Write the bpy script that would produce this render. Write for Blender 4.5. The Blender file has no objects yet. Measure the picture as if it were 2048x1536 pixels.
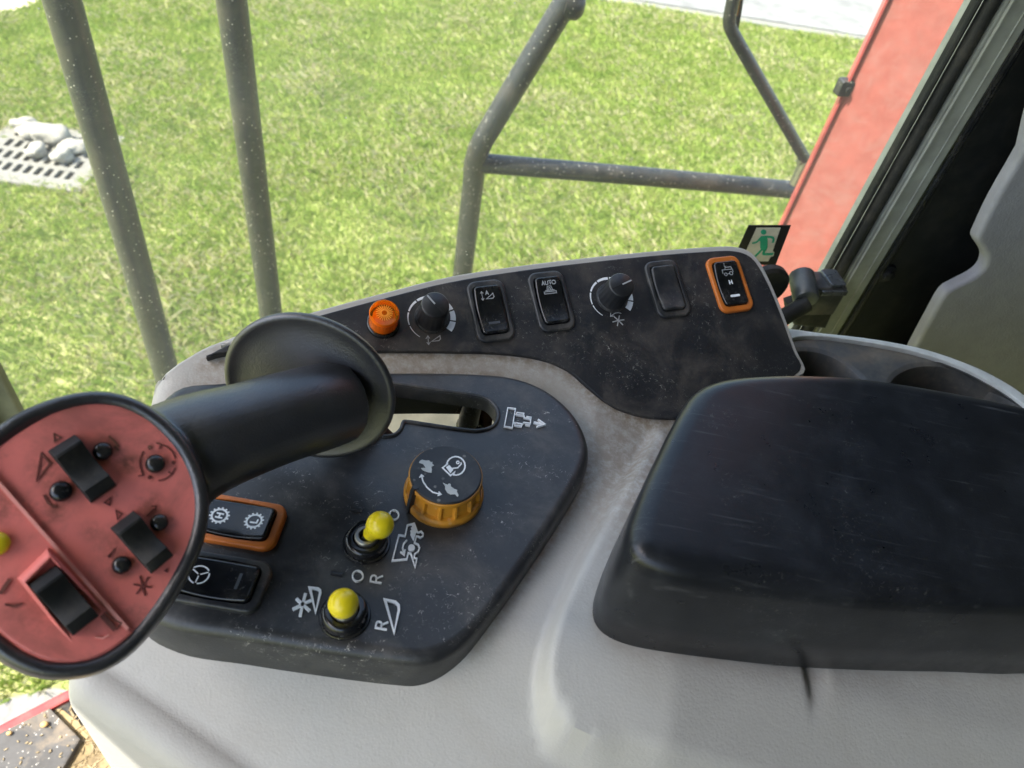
import bpy, bmesh, math, random
import numpy as np
from mathutils import Vector, Matrix, noise
from mathutils.geometry import tessellate_polygon
random.seed(7); np.random.seed(7)
rad = math.radians
scene = bpy.context.scene
COL = scene.collection

# ------------------------------------------------------------------ camera
HC = 3.05                                   # eye height above the lawn
CAM = Vector((0, 0, HC))
FPX = 1500.0                                # focal length in 2048-px units
_vx, _vy = 740.0-1024.0, 2200.0-768.0       # where the plumb line vanishes
_r = math.hypot(_vx, _vy)
PITCH = math.pi/2-math.atan2(_r, FPX); ROLL = math.atan2(-_vx, _vy)
_U0 = Vector((0, math.sin(PITCH), math.cos(PITCH)))
CF = Vector((0, math.cos(PITCH), -math.sin(PITCH)))
CR = math.cos(ROLL)*Vector((1, 0, 0))+math.sin(ROLL)*_U0
CU = -math.sin(ROLL)*Vector((1, 0, 0))+math.cos(ROLL)*_U0
cam = bpy.data.cameras.new('camera'); camo = bpy.data.objects.new('camera', cam); COL.objects.link(camo)
cam.sensor_width = 36.0; cam.lens = FPX/2048*36.0; cam.clip_start = .02; cam.clip_end = 2000
_m = Matrix((CR, CU, -CF)).transposed().to_4x4(); _m.translation = CAM
camo.matrix_world = _m
cam.dof.use_dof = True; cam.dof.focus_distance = .50; cam.dof.aperture_fstop = 11.5
scene.camera = camo

# ------------------------------------------------------------------ light
SUN_EL = rad(57); SUN_AZ = math.atan2(-.90, -.43)      # from behind the operator, front left
w = bpy.data.worlds.new('World'); scene.world = w; w.use_nodes = True
nt = w.node_tree; sky = nt.nodes.new('ShaderNodeTexSky'); sky.sky_type = 'NISHITA'
sky.sun_disc = False; sky.sun_elevation = SUN_EL; sky.sun_rotation = SUN_AZ
sky.air_density = 1.0; sky.dust_density = 2.5
bg = nt.nodes['Background']; bg.inputs['Strength'].default_value = .15
nt.links.new(sky.outputs[0], bg.inputs[0])
sun = bpy.data.lights.new('sun', 'SUN'); sun.energy = 3.2; sun.angle = rad(.5); sun.color = (1, .95, .86)
suno = bpy.data.objects.new('sun', sun); COL.objects.link(suno)
sd = Vector((math.sin(SUN_AZ)*math.cos(SUN_EL), math.cos(SUN_AZ)*math.cos(SUN_EL), math.sin(SUN_EL)))
suno.rotation_euler = sd.to_track_quat('Z', 'Y').to_euler(); suno.location = (-4, -6, 12)
scene.view_settings.view_transform = 'Standard'; scene.view_settings.look = 'None'
scene.view_settings.gamma = 1; scene.view_settings.exposure = 2.02
scene.cycles.max_bounces = 10; scene.cycles.transparent_max_bounces = 12

# ------------------------------------------------------------------ geometry helpers
def ray(x, y):
    return CR*((x-1024)/FPX)-CU*((y-768)/FPX)+CF
def onz(x, y, z):
    d = ray(x, y); return CAM+d*(z/d.z)
def atd(x, y, depth):
    return CAM+ray(x, y)*depth
class Plane:                                # a real plane in the cab: origin and two axes
    def __init__(s, o, ex, n):
        s.o = Vector(o); s.n = Vector(n).normalized()
        ex = Vector(ex); s.ex = (ex-s.n*ex.dot(s.n)).normalized(); s.ey = s.n.cross(s.ex)
    def hit(s, x, y):
        d = ray(x, y); return CAM+d*((s.o-CAM).dot(s.n)/d.dot(s.n))
    def px(s, x, y):
        p = s.hit(x, y)-s.o; return (p.dot(s.ex), p.dot(s.ey))
    def P(s, pts): return [s.px(*q) for q in pts]
    def w(s, u, v, h=0): return s.o+s.ex*u+s.ey*v+s.n*h
    def mat(s):
        m = Matrix((s.ex, s.ey, s.n)).transposed().to_4x4(); m.translation = s.o; return m
    def at(s, x, y, ang=0, h=0):            # a plane on this one, at a point, turned by ang
        return Plane(s.hit(x, y)+s.n*h, s.ex*math.cos(ang)+s.ey*math.sin(ang), s.n)
def proj(p):
    p = Vector(p)-CAM; z = p.dot(CF)
    return (1024+FPX*p.dot(CR)/z, 768-FPX*p.dot(CU)/z)
class MB:
    def __init__(s): s.v = []; s.f = []
    def add(s, pts):
        i = len(s.v); s.v += [Vector(p) for p in pts]; return i
    def loft(s, rings, cap0=False, cap1=False, closed=True):
        n = len(rings[0]); idx = [s.add(r) for r in rings]
        for a, b in zip(idx, idx[1:]):
            for k in range(n if closed else n-1):
                j = (k+1) % n; s.f.append((a+k, a+j, b+j, b+k))
        if cap0: s.f.append(tuple(reversed(range(idx[0], idx[0]+n))))
        if cap1: s.f.append(tuple(range(idx[-1], idx[-1]+n)))
    def tube(s, pts, r, seg=20, caps=True):
        pts = [Vector(p) for p in pts]; rr = r if hasattr(r, '__len__') else [r]*len(pts)
        t0 = (pts[1]-pts[0]).normalized(); x = t0.orthogonal().normalized(); rings = []
        for i, p in enumerate(pts):
            t = (pts[min(i+1, len(pts)-1)]-pts[max(i-1, 0)]).normalized()
            x = (x-t*x.dot(t)).normalized(); y = t.cross(x)
            rings.append([p+(x*math.cos(2*math.pi*k/seg)+y*math.sin(2*math.pi*k/seg))*rr[i] for k in range(seg)])
        s.loft(rings, caps, caps)
    def box(s, o, ax, ay, az):               # corner and three edge vectors
        o, ax, ay, az = map(Vector, (o, ax, ay, az))
        if ax.cross(ay).dot(az) < 0: ax, ay = ay, ax
        i = s.add([o, o+ax, o+ax+ay, o+ay, o+az, o+ax+az, o+ax+ay+az, o+ay+az])
        for q in ((0, 3, 2, 1), (4, 5, 6, 7), (0, 1, 5, 4), (1, 2, 6, 5), (2, 3, 7, 6), (3, 0, 4, 7)):
            s.f.append(tuple(i+k for k in q))
    def lathe(s, pl, prof, seg=48, cap0=False, cap1=True, flute=None):
        rings = []
        for (r, h) in prof:
            rings.append([pl.w(*( (r*(1-(flute(k/seg, h) if flute else 0)))*c for c in (math.cos(2*math.pi*k/seg), math.sin(2*math.pi*k/seg))), h) for k in range(seg)])
        s.loft(rings, cap0, cap1)
    def poly(s, pl, loops, h, flip=False):
        L = [[Vector((u, v, 0)) for u, v in lp] for lp in loops]
        i = s.add([pl.w(u, v, h) for lp in loops for u, v in lp])
        flat = [q for lp in L for q in lp]
        for t in tessellate_polygon(L):
            a, b, c = (flat[k] for k in t)
            up = (b-a).cross(c-a).z > 0
            t = t if up != flip else t[::-1]
            s.f.append(tuple(i+k for k in t))
    def slab(s, pl, out, h0, h1, bev=0, seg=5, holes=(), hbev=0, hdepth=None, flare=0, bottom=True):
        out = ccw(out)
        rings = [[(u, v, h0) for u, v in inset(out, -flare)]]
        if bev:
            for k in range(seg+1):
                a = math.pi/2*k/seg
                rings.append([(u, v, h1-bev+bev*math.sin(a)) for u, v in inset(out, bev*(1-math.cos(a)))])
            cap = inset(out, bev*1.12+.0001)
            rings.append([(u, v, h1) for u, v in cap])
        else:
            rings.append([(u, v, h1) for u, v in out]); cap = out
        s.loft([[pl.w(*q) for q in r] for r in rings])
        loops = [cap]
        for hl in holes:
            hl = ccw(hl); hd = hdepth if hdepth is not None else h1-h0
            rs = []
            if hbev:
                rs.append([(u, v, h1) for u, v in inset(hl, -hbev*1.1)])
                for k in range(seg+1):
                    a = math.pi/2*(1-k/seg)
                    rs.append([(u, v, h1-hbev+hbev*math.sin(a)) for u, v in inset(hl, -hbev*(1-math.cos(a)))])
            else: rs.append([(u, v, h1) for u, v in hl])
            rs.append([(u, v, h1-hd) for u, v in hl])
            s.loft([[pl.w(*q) for q in reversed(r)] for r in rs])
            loops.append([q[:2] for q in rs[0]])
        s.poly(pl, loops, h1)
        if bottom and not holes: s.poly(pl, [inset(out, -flare)], h0, True)
    def ribbon(s, pl, pts, wd, h0, h1, closed=False):
        n = len(pts); L = []; Rr = []
        P = [Vector((p[0], p[1])) for p in pts]
        for i in range(n):
            a = P[i-1] if (i or closed) else None; b = P[(i+1) % n] if (i < n-1 or closed) else None
            d1 = (P[i]-a).normalized() if a is not None else None; d2 = (b-P[i]).normalized() if b is not None else None
            if d1 is None: d1 = d2
            if d2 is None: d2 = d1
            n1 = Vector((-d1.y, d1.x)); n2 = Vector((-d2.y, d2.x)); m = n1+n2
            if m.length < .2: m = n1
            m.normalize(); k = wd/2/max(.5, m.dot(n1))
            L.append(P[i]+m*k); Rr.append(P[i]-m*k)
        rings = [[pl.w(r.x, r.y, h0), pl.w(r.x, r.y, h1), pl.w(l.x, l.y, h1), pl.w(l.x, l.y, h0)] for l, r in zip(L, Rr)]
        if closed: rings.append(rings[0]); s.loft(rings, False, False)
        else: s.loft(rings, True, True)
def ccw(p):
    p = [tuple(q[:2]) for q in p]
    a = sum(p[i-1][0]*p[i][1]-p[i][0]*p[i-1][1] for i in range(len(p)))
    return p if a > 0 else p[::-1]
def inset(p, d):
    if abs(d) < 1e-9: return list(p)
    o = []; n = len(p)
    for i in range(n):
        a, b, c = Vector(p[i-1]), Vector(p[i]), Vector(p[(i+1) % n])
        d1 = (b-a).normalized(); d2 = (c-b).normalized()
        n1 = Vector((-d1.y, d1.x)); n2 = Vector((-d2.y, d2.x)); m = (n1+n2)
        m = m.normalized() if m.length > .1 else n1
        q = b+m*(d/max(.55, m.dot(n1))); o.append((q.x, q.y))
    return o
def smooth(pts, sub=6, closed=True):        # Catmull-Rom
    n = len(pts); o = []
    V = [Vector(p) for p in pts]
    for i in range(n if closed else n-1):
        p1, p2 = V[i], V[(i+1) % n]
        p0 = V[i-1] if (closed or i) else p1*2-p2
        p3 = V[(i+2) % n] if (closed or i < n-2) else p2*2-p1
        for k in range(sub):
            t = k/sub
            o.append(tuple(.5*((2*p1)+(p2-p0)*t+(2*p0-5*p1+4*p2-p3)*t*t+(3*p1-p0-3*p2+p3)*t**3)))
    if not closed: o.append(tuple(V[-1]))
    return o
def rrect(w, h, r, seg=6, cx=0, cy=0):
    o = []
    for sx, sy, a0 in ((1, 1, 0), (-1, 1, 90), (-1, -1, 180), (1, -1, 270)):
        for k in range(seg+1):
            a = rad(a0+90*k/seg)
            o.append((cx+sx*(w/2-r)+r*math.cos(a), cy+sy*(h/2-r)+r*math.sin(a)))
    return o
def circ(cx, cy, r, n=24, a0=0, a1=360, ry=None):
    full = abs(a1-a0) >= 360
    return [(cx+r*math.cos(rad(a0+(a1-a0)*k/(n if full else n-1))), cy+(ry or r)*math.sin(rad(a0+(a1-a0)*k/(n if full else n-1)))) for k in range(n)]

def tag(o, label=None, cat=None, group=None, kind=None):
    if label: o['label'] = label
    if cat: o['category'] = cat
    if group: o['group'] = group
    if kind: o['kind'] = kind
    return o
def thing(name, label, cat, base, group=None):
    o = bpy.data.objects.new(name, None); COL.objects.link(o); o.empty_display_size = .02
    o.matrix_world = base.mat() if isinstance(base, Plane) else Matrix.Translation(Vector(base))
    return tag(o, label, cat, group)
def top(o):
    m = o.matrix_basis
    return top(o.parent) @ m if o.parent else m
def obj(name, mb, mat, parent=None, angle=42):
    me = bpy.data.meshes.new(name)
    inv = top(parent).inverted() if parent else Matrix()
    me.from_pydata([inv @ v for v in mb.v], [], mb.f); me.validate()
    bm = bmesh.new(); bm.from_mesh(me); bmesh.ops.remove_doubles(bm, verts=bm.verts, dist=1e-6); bm.to_mesh(me); bm.free()
    me.polygons.foreach_set('use_smooth', [True]*len(me.polygons)); me.set_sharp_from_angle(angle=rad(angle))
    me.materials.append(mat)
    o = bpy.data.objects.new(name, me); COL.objects.link(o)
    if parent: o.parent = parent
    return o

# ------------------------------------------------------------------ materials
class N:                                     # small node-graph helper
    def __init__(s, name):
        s.m = bpy.data.materials.new(name); s.m.use_nodes = True; s.t = s.m.node_tree
        s.b = s.t.nodes['Principled BSDF']; s.tc = s.t.nodes.new('ShaderNodeTexCoord').outputs['Object']
    def n(s, kind, **kw):
        nd = s.t.nodes.new('ShaderNode'+kind)
        for k, v in kw.items():
            if k in ('operation', 'blend_type', 'data_type', 'feature', 'distance', 'attribute_name', 'noise_dimensions'): setattr(nd, k, v)
        return nd
    def l(s, a, b): s.t.links.new(a, b)
    def set(s, nd, k, v):
        if hasattr(v, 'is_linked') or isinstance(v, bpy.types.NodeSocket): s.l(v, nd.inputs[k])
        else: nd.inputs[k].default_value = v
    def noise(s, scale, detail=4, rough=.55, dist=0, vec=None):
        nd = s.n('TexNoise'); s.l(vec or s.tc, nd.inputs['Vector'])
        nd.inputs['Scale'].default_value = scale; nd.inputs['Detail'].default_value = detail
        nd.inputs['Roughness'].default_value = rough; nd.inputs['Distortion'].default_value = dist
        return nd.outputs['Fac']
    def math(s, op, a, b=0.0):
        nd = s.n('Math', operation=op); s.set(nd, 0, a); s.set(nd, 1, b); return nd.outputs[0]
    def ramp(s, f, a, b):                    # smooth 0..1 between a and b
        nd = s.n('MapRange'); nd.interpolation_type = 'SMOOTHSTEP'
        s.set(nd, 0, f); nd.inputs[1].default_value = a; nd.inputs[2].default_value = b
        return nd.outputs[0]
    def mix(s, f, a, b):
        nd = s.n('MixRGB'); s.set(nd, 0, f); s.set(nd, 1, a if not isinstance(a, tuple) else (*a, 1)); s.set(nd, 2, b if not isinstance(b, tuple) else (*b, 1))
        return nd.outputs[0]
    def bump(s, h, strength, dist):
        nd = s.n('Bump'); nd.inputs['Strength'].default_value = strength; nd.inputs['Distance'].default_value = dist
        s.l(h, nd.inputs['Height']); s.l(nd.outputs[0], s.b.inputs['Normal']); return nd
def plastic(name, col, rough=.45, spec=.5, dust=0, dustcol=(.30, .26, .2), lint=0, grain=0, gscale=900, stain=0, staincol=(.2, .14, .08), coat=0, metal=0, specks=0, scratch=0, var=.15, edge=0):
    g = N(name); b = g.b
    c = g.mix(g.ramp(g.noise(45, 5), .3, .7), tuple(x*(1-var) for x in col), tuple(min(1, x*(1+var)) for x in col))
    r = g.math('ADD', g.math('MULTIPLY', g.noise(70, 5), .2), rough-.1)
    if stain:
        k = g.math('MULTIPLY', g.ramp(g.noise(14, 7, .65, .6), .46, .66), stain); c = g.mix(k, c, staincol)
        k = g.math('MULTIPLY', g.ramp(g.noise(55, 6, .7), .58, .74), stain*.7); c = g.mix(k, c, staincol)
    if dust:
        k = g.math('MULTIPLY', g.ramp(g.noise(28, 8, .7, .4), .42, .75), dust); c = g.mix(k, c, dustcol)
        r = g.math('ADD', r, g.math('MULTIPLY', k, .5))
        k = g.math('MULTIPLY', g.ramp(g.noise(330, 6, .75), .60, .72), dust*.8); c = g.mix(k, c, dustcol)
    if lint:
        patch = g.ramp(g.noise(24, 3), .45, .66)
        a = g.math('ABSOLUTE', g.math('SUBTRACT', g.noise(210, 1, .5, 1.6), .5))
        k = g.math('MULTIPLY', g.math('MULTIPLY', g.ramp(a, .016, .004), patch), g.ramp(g.noise(300, 2), .5, .62))
        c = g.mix(g.math('MULTIPLY', k, lint), c, (.52, .5, .44))
    if specks:
        v = g.n('TexVoronoi'); g.l(g.tc, v.inputs['Vector']); v.inputs['Scale'].default_value = 170
        k = g.math('MULTIPLY', g.ramp(v.outputs['Distance'], .22, .12), g.ramp(g.noise(90, 3), .47, .57))
        c = g.mix(g.math('MULTIPLY', k, specks), c, (.55, .52, .45))
    if scratch:
        mp = g.n('Mapping'); g.l(g.tc, mp.inputs[0]); mp.inputs['Scale'].default_value = (25, 420, 100); mp.inputs['Rotation'].default_value = (0, 0, .25)
        k = g.ramp(g.noise(1, 4, .6, .3, mp.outputs[0]), .58, .75)
        c = g.mix(g.math('MULTIPLY', k, scratch*.25), c, (.35, .35, .35)); r = g.math('ADD', r, g.math('MULTIPLY', k, scratch*.3))
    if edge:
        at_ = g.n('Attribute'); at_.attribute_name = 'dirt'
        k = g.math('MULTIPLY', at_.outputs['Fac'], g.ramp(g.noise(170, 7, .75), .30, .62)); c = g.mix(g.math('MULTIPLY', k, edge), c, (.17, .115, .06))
    if grain:
        v = g.n('TexVoronoi', feature='SMOOTH_F1'); g.l(g.tc, v.inputs['Vector']); v.inputs['Scale'].default_value = gscale
        g.bump(g.math('ADD', v.outputs['Distance'], g.noise(gscale*.6, 3)), grain, .0006)
    g.l(c, b.inputs['Base Color']); g.l(r, b.inputs['Roughness'])
    b.inputs['Specular IOR Level'].default_value = spec; b.inputs['Metallic'].default_value = metal
    b.inputs['Coat Weight'].default_value = coat
    return g.m
M = {}
M['grey'] = plastic('grey_grained_plastic', (.405, .388, .348), .50, .4, stain=.10, staincol=(.27, .22, .16), grain=.24, gscale=750, dust=.05, dustcol=(.28, .23, .16), var=.02, edge=.8)
M['trim'] = plastic('grey_trim_plastic', (.28, .28, .305), .6, .3, grain=.35, gscale=500, var=.06)
M['panel'] = plastic('black_panel_plastic', (.021, .022, .0235), .40, .55, dust=.36, dustcol=(.17, .16, .14), lint=.8, grain=.12, gscale=1200)
M['uppanel'] = plastic('black_dusty_plastic', (.014, .015, .017), .47, .42, dust=.45, dustcol=(.13, .11, .085), lint=.35, grain=.15, gscale=1200)
M['black'] = plastic('black_plastic', (.012, .013, .015), .4, .5, dust=.12)
M['bezel'] = plastic('black_bezel_plastic', (.015, .017, .02), .42, .5, dust=.3, lint=.25)
M['gloss'] = plastic('black_glossy_plastic', (.006, .007, .009), .2, .5, dust=.1, lint=.25)
M['soft'] = plastic('black_soft_plastic', (.018, .019, .022), .37, 1.0, grain=.22, gscale=1500, dust=.06)
M['armrest'] = plastic('black_worn_plastic', (.0105, .0115, .0135), .30, .34, dust=.16, dustcol=(.07, .075, .085), specks=0, lint=.15, scratch=.35, grain=.06, gscale=1500)
M['orange'] = plastic('orange_plastic', (.50, .135, .018), .38, .45, dust=.16, dustcol=(.25, .12, .05), specks=.2)
M['ochre'] = plastic('dirty_amber_plastic', (.50, .215, .018), .32, .5, stain=1.0, staincol=(.10, .06, .025), specks=.15)
M['yellow'] = plastic('yellow_rubber', (.72, .58, .012), .3, .5, var=.05)
M['red'] = plastic('salmon_rubber', (.76, .205, .17), .5, .35, stain=.5, staincol=(.12, .06, .045), dust=.12, dustcol=(.35, .2, .15), var=.08)
M['redline'] = plastic('grimy_red_rubber', (.16, .045, .038), .6, .3, stain=.4)
M['redpale'] = plastic('pale_red_rubber', (.85, .36, .30), .5, .3)
M['rubber'] = plastic('black_rubber', (.012, .013, .013), .6, .3, dust=.15)
M['white'] = plastic('white_mark_paint', (.78, .80, .80), .5, .4, dust=.2, dustcol=(.3, .28, .24), var=.06)
M['faint'] = plastic('dark_grey_mark', (.055, .06, .068), .4, .4)
M['greymark'] = plastic('grey_mark_paint', (.33, .34, .34), .5, .4, var=.1)
M['emboss'] = plastic('black_embossed_mark', (.02, .02, .021), .35, .5, lint=.5)
M['metal'] = plastic('dull_nickel', (.35, .34, .31), .35, .5, metal=.9, stain=.4)
M['rail'] = plastic('grey_railing_paint', (.020, .022, .023), .36, .55, specks=.9, lint=.5, dust=.15, dustcol=(.17, .15, .12), stain=.08)
M['redpaint'] = plastic('red_body_paint', (.50, .15, .125), .5, .4, dust=.5, dustcol=(.50, .27, .24), var=.08)
M['redflange'] = plastic('red_edge_paint', (.42, .085, .075), .4, .5)
M['redsill'] = plastic('red_sill_paint', (.34, .035, .035), .5, .4, dust=.3, dustcol=(.3, .2, .15))
M['strip'] = plastic('window_frame_metal', (.30, .31, .28), .35, .5, metal=0, dust=.35, dustcol=(.3, .3, .25))
M['pillar'] = plastic('black_pillar_trim', (.010, .0115, .012), .55, .2, dust=.05)
M['traytop'] = plastic('dusty_tray_plastic', (.055, .058, .06), .5, .45, stain=.55, staincol=(.17, .13, .09), dust=.3)
M['beige'] = plastic('beige_floor_plate', (.55, .48, .30), .6, .3, stain=.15)
M['brown'] = plastic('rusty_brown', (.06, .025, .015), .6, .3)
M['concrete'] = plastic('pale_concrete', (.20, .19, .17), .85, .2, stain=.3, staincol=(.3, .28, .22))
M['stone'] = plastic('field_stone', (.31, .29, .25), .85, .2, stain=.3, staincol=(.35, .3, .22))
M['gratehole'] = plastic('dark_grate_slot', (.05, .035, .028), .9, .1)
M['mat'] = plastic('dusty_floor_mat', (.075, .073, .07), .8, .25, stain=.6, staincol=(.24, .19, .13), specks=.9)
M['litter'] = plastic('straw_litter', (.33, .25, .13), .9, .1, stain=.7, staincol=(.08, .06, .04))
M['seat'] = plastic('dark_seat_fabric', (.03, .03, .033), .9, .1)
M['roof'] = plastic('cab_lining', (.12, .12, .12), .9, .1)

g = N('amber_lens'); g.b.inputs['Base Color'].default_value = (1, .36, .02, 1); g.b.inputs['Roughness'].default_value = .06
g.b.inputs['Transmission Weight'].default_value = .85; g.b.inputs['IOR'].default_value = 1.3; g.b.inputs['Subsurface Weight'].default_value = .1
g.b.inputs['Subsurface Radius'].default_value = (.01, .004, .001); M['lens'] = g.m
g = N('amber_core'); g.b.inputs['Base Color'].default_value = (1, .42, .035, 1); M['core'] = g.m

g = N('dusty_window_glass')                  # clear pane with a film of dust and specks
t = g.t; out = t.nodes['Material Output']
tr = g.n('BsdfTransparent'); tr.inputs[0].default_value = (.94, .96, .93, 1)
gl = g.n('BsdfGlossy'); gl.inputs['Roughness'].default_value = .02
df = g.n('BsdfDiffuse'); df.inputs[0].default_value = (.7, .68, .6, 1)
tl = g.n('BsdfTranslucent'); tl.inputs[0].default_value = (.75, .72, .64, 1)
fr = g.n('Fresnel'); fr.inputs[0].default_value = 1.35
gm_ = g.n('NewGeometry'); m1 = g.n('MixShader'); g.l(g.math('MULTIPLY', fr.outputs[0], g.math('SUBTRACT', 1.0, gm_.outputs['Backfacing'])), m1.inputs[0]); g.l(tr.outputs[0], m1.inputs[1]); g.l(gl.outputs[0], m1.inputs[2])
m0 = g.n('MixShader'); m0.inputs[0].default_value = .6; g.l(df.outputs[0], m0.inputs[1]); g.l(tl.outputs[0], m0.inputs[2])
v = g.n('TexVoronoi'); g.l(g.tc, v.inputs['Vector']); v.inputs['Scale'].default_value = 55
sp = g.math('MULTIPLY', g.ramp(v.outputs['Distance'], .07, .03), g.ramp(g.noise(20, 2), .5, .6))
film = g.math('ADD', g.math('MULTIPLY', g.ramp(g.noise(5, 6, .6), .3, .8), .045), .03)
mp = g.n('Mapping'); g.l(g.tc, mp.inputs[0]); mp.inputs['Scale'].default_value = (9, 9, 1.6); mp.inputs['Rotation'].default_value = (.3, .5, .4)
film = g.math('ADD', film, g.math('MULTIPLY', g.ramp(g.noise(1, 5, .6, .8, mp.outputs[0]), .55, .75), .05))
fac = g.math('ADD', film, g.math('MULTIPLY', sp, .35))
m2 = g.n('MixShader'); g.l(fac, m2.inputs[0]); g.l(m1.outputs[0], m2.inputs[1]); g.l(m0.outputs[0], m2.inputs[2])
g.l(m2.outputs[0], out.inputs['Surface']); M['glass'] = g.m

g = N('lawn_soil'); c = g.mix(g.ramp(g.noise(2.5, 8, .7), .35, .65), (.20, .24, .06), (.34, .33, .14)); g.l(c, g.b.inputs['Base Color']); g.b.inputs['Roughness'].default_value = .95; M['soil'] = g.m
g = N('grass_blades'); a = g.n('Attribute'); a.attribute_name = 'tint'; g.l(a.outputs['Color'], g.b.inputs['Base Color']); g.b.inputs['Roughness'].default_value = .5
g.b.inputs['Specular IOR Level'].default_value = .35
tl = g.n('BsdfTranslucent'); g.l(a.outputs['Color'], tl.inputs[0]); mx = g.n('MixShader'); mx.inputs[0].default_value = .35
g.l(g.b.outputs[0], mx.inputs[1]); g.l(tl.outputs[0], mx.inputs[2]); g.l(mx.outputs[0], g.t.nodes['Material Output'].inputs['Surface']); M['grass'] = g.m
g = N('pale_road'); c = g.mix(g.ramp(g.noise(3, 8, .7), .3, .7), (.15, .148, .143), (.26, .255, .245)); g.l(c, g.b.inputs['Base Color']); g.b.inputs['Roughness'].default_value = .9; M['road'] = g.m
g = N('sandy_path'); c = g.mix(g.ramp(g.noise(8, 8, .7), .3, .7), (.42, .36, .25), (.55, .48, .36)); g.l(c, g.b.inputs['Base Color']); g.b.inputs['Roughness'].default_value = .95; M['sand'] = g.m

# ------------------------------------------------------------------ the frames things stand in
E1 = Vector((math.cos(rad(18)), math.sin(rad(18)), 0)); E2 = Vector((-E1.y, E1.x, 0)); ZU = Vector((0, 0, 1))
def V(e1, e2, z): return CAM+E1*e1+E2*e2+ZU*z       # cab frame: along the machine, outwards, up from the eye
PA = Plane(onz(900, 1000, -.36), (1, 0, 0), ZU)      # top of the lower control panel
_t, _a = rad(25), rad(20)
NB = Vector((math.sin(_t)*math.sin(_a), -math.sin(_t)*math.cos(_a), math.cos(_t)))
PB = Plane(onz(850, 712, -.3565), (math.cos(rad(26)), math.sin(rad(26)), 0), NB)   # sloping upper panel
def zB(x, y): return PB.o.z-(NB.x*(x-PB.o.x)+NB.y*(y-PB.o.y))/NB.z
def side(e2): return Plane(V(0, e2, 0), E1, -E2)     # an upright plane along the side of the cab

# ------------------------------------------------------------------ the ground outside
def plane_poly(name, pts, z, mat, kind):
    mb = MB(); pl = Plane((0, 0, 0), (1, 0, 0), ZU); mb.slab(pl, pts, z-.05, z, 0)
    o = obj(name, mb, mat); tag(o, kind=kind); return o
mb = MB(); mb.poly(Plane((0, 0, 0), (1, 0, 0), ZU), [[(-400, -400), (400, -400), (400, 400), (-400, 400)]], 0)
tag(obj('ground', mb, M['soil']), kind='structure')
def gp(x, y): p = onz(x, y, -HC); return (p.x, p.y)
ra, rb = Vector(gp(1250, 4)), Vector(gp(1745, 82)); rdir = (rb-ra).normalized(); rn = Vector((-rdir.y, rdir.x))
road_pts = [tuple(ra-rdir*60), tuple(ra+rdir*60), tuple(ra+rdir*60+rn*7), tuple(ra-rdir*60+rn*7)]
plane_poly('road', road_pts, .05, M['road'], 'structure')
mb = MB(); pl0 = Plane((0, 0, 0), (1, 0, 0), ZU)
kb = [tuple(ra-rdir*60-rn*.14), tuple(ra+rdir*60-rn*.14), tuple(ra+rdir*60-rn*.002), tuple(ra-rdir*60-rn*.002)]
mb.slab(pl0, kb, -.05, .035); g = plastic('grey_kerb', (.2, .2, .18), .9, .2, dust=.5); tag(obj('kerb', mb, g), kind='structure')
sand_pts = [gp(*q) for q in ((-260, -60), (60, -60), (88, -5), (60, 14), (30, 24), (-20, 34), (-260, 60))]
plane_poly('path', smooth(sand_pts, 4), .012, M['sand'], 'structure')
conc_pts = [gp(*q) for q in ((-160, 1465), (-60, 1418), (40, 1396), (110, 1380), (170, 1390), (170, 1500), (60, 1560), (-160, 1700))]
plane_poly('concrete_apron', conc_pts, .02, M['concrete'], 'structure')

def in_poly(x, y, poly):
    r = np.zeros(len(x), bool); j = len(poly)-1
    for i in range(len(poly)):
        xi, yi = poly[i]; xj, yj = poly[j]
        c = ((yi > y) != (yj > y)) & (x < (xj-xi)*(y-yi)/(yj-yi+1e-12)+xi); r ^= c; j = i
    return r
# drain grate in its concrete frame
GC = Vector(gp(92, 316)); ga = (Vector(gp(150, 341))-Vector(gp(0, 318))).normalized()
PG = Plane((GC.x, GC.y, 0), (ga.x, ga.y, 0), ZU)
grate = thing('drain_grate', 'pale concrete drain grate with rows of slots set in the lawn', 'drain grate', PG)
mb = MB(); holes = []
for r in range(4):
    for c in range(9): holes.append(ccw(rrect(.040, .10, .015, 3, -.27+c*.067, -.21+r*.14)))
mb.slab(PG, rrect(.80, .74, .03), -.05, .035, .012, 3, holes=holes, hdepth=.03); obj('frame', mb, M['concrete'], grate)
mb = MB(); mb.slab(PG, rrect(.70, .62, .02), -.04, .012); obj('drain_pit', mb, M['gratehole'], grate)
def stone(u, v, r, sq, label):
    c = PG.w(u, v, .03+r*sq*.7); bm = bmesh.new(); bmesh.ops.create_icosphere(bm, subdivisions=3, radius=1)
    mb = MB(); r *= .85; sq *= .8; k = random.random()*9; rot = random.random()*3
    for f in bm.verts:
        d = f.co; q = 1+.45*noise.noise(d*1.1+Vector((k, k, k)))+.12*noise.noise(d*3+Vector((k, 0, k)))
        a = Vector((d.x*1.2, d.y*.9, d.z*sq))*q*r; a.rotate(Matrix.Rotation(rot, 3, 'Z')); mb.v.append(c+a)
    mb.f = [tuple(x.index for x in f.verts) for f in bm.faces]; bm.free()
    tag(obj('stone', mb, M['stone'], angle=60), label, 'stone', 'stones lying on the drain grate')
for u, v, r, sq, lb in ((-.16, .20, .10, .7, 'pale flat stone at the far left of the pile on the drain grate'),
                        (-.02, .16, .115, .75, 'largest pale stone in the middle of the pile on the drain grate'),
                        (.17, .08, .09, .7, 'pale stone on the drain grate nearest the left handrail tube'),
                        (-.02, -.03, .075, .85, 'tan stone at the front of the pile on the drain grate'),
                        (.16, -.05, .075, .9, 'white stone at the front right of the pile on the drain grate'),
                        (-.27, .27, .08, .7, 'small stone on the far rim of the drain grate')): stone(u, v, r, sq, lb)
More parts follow.
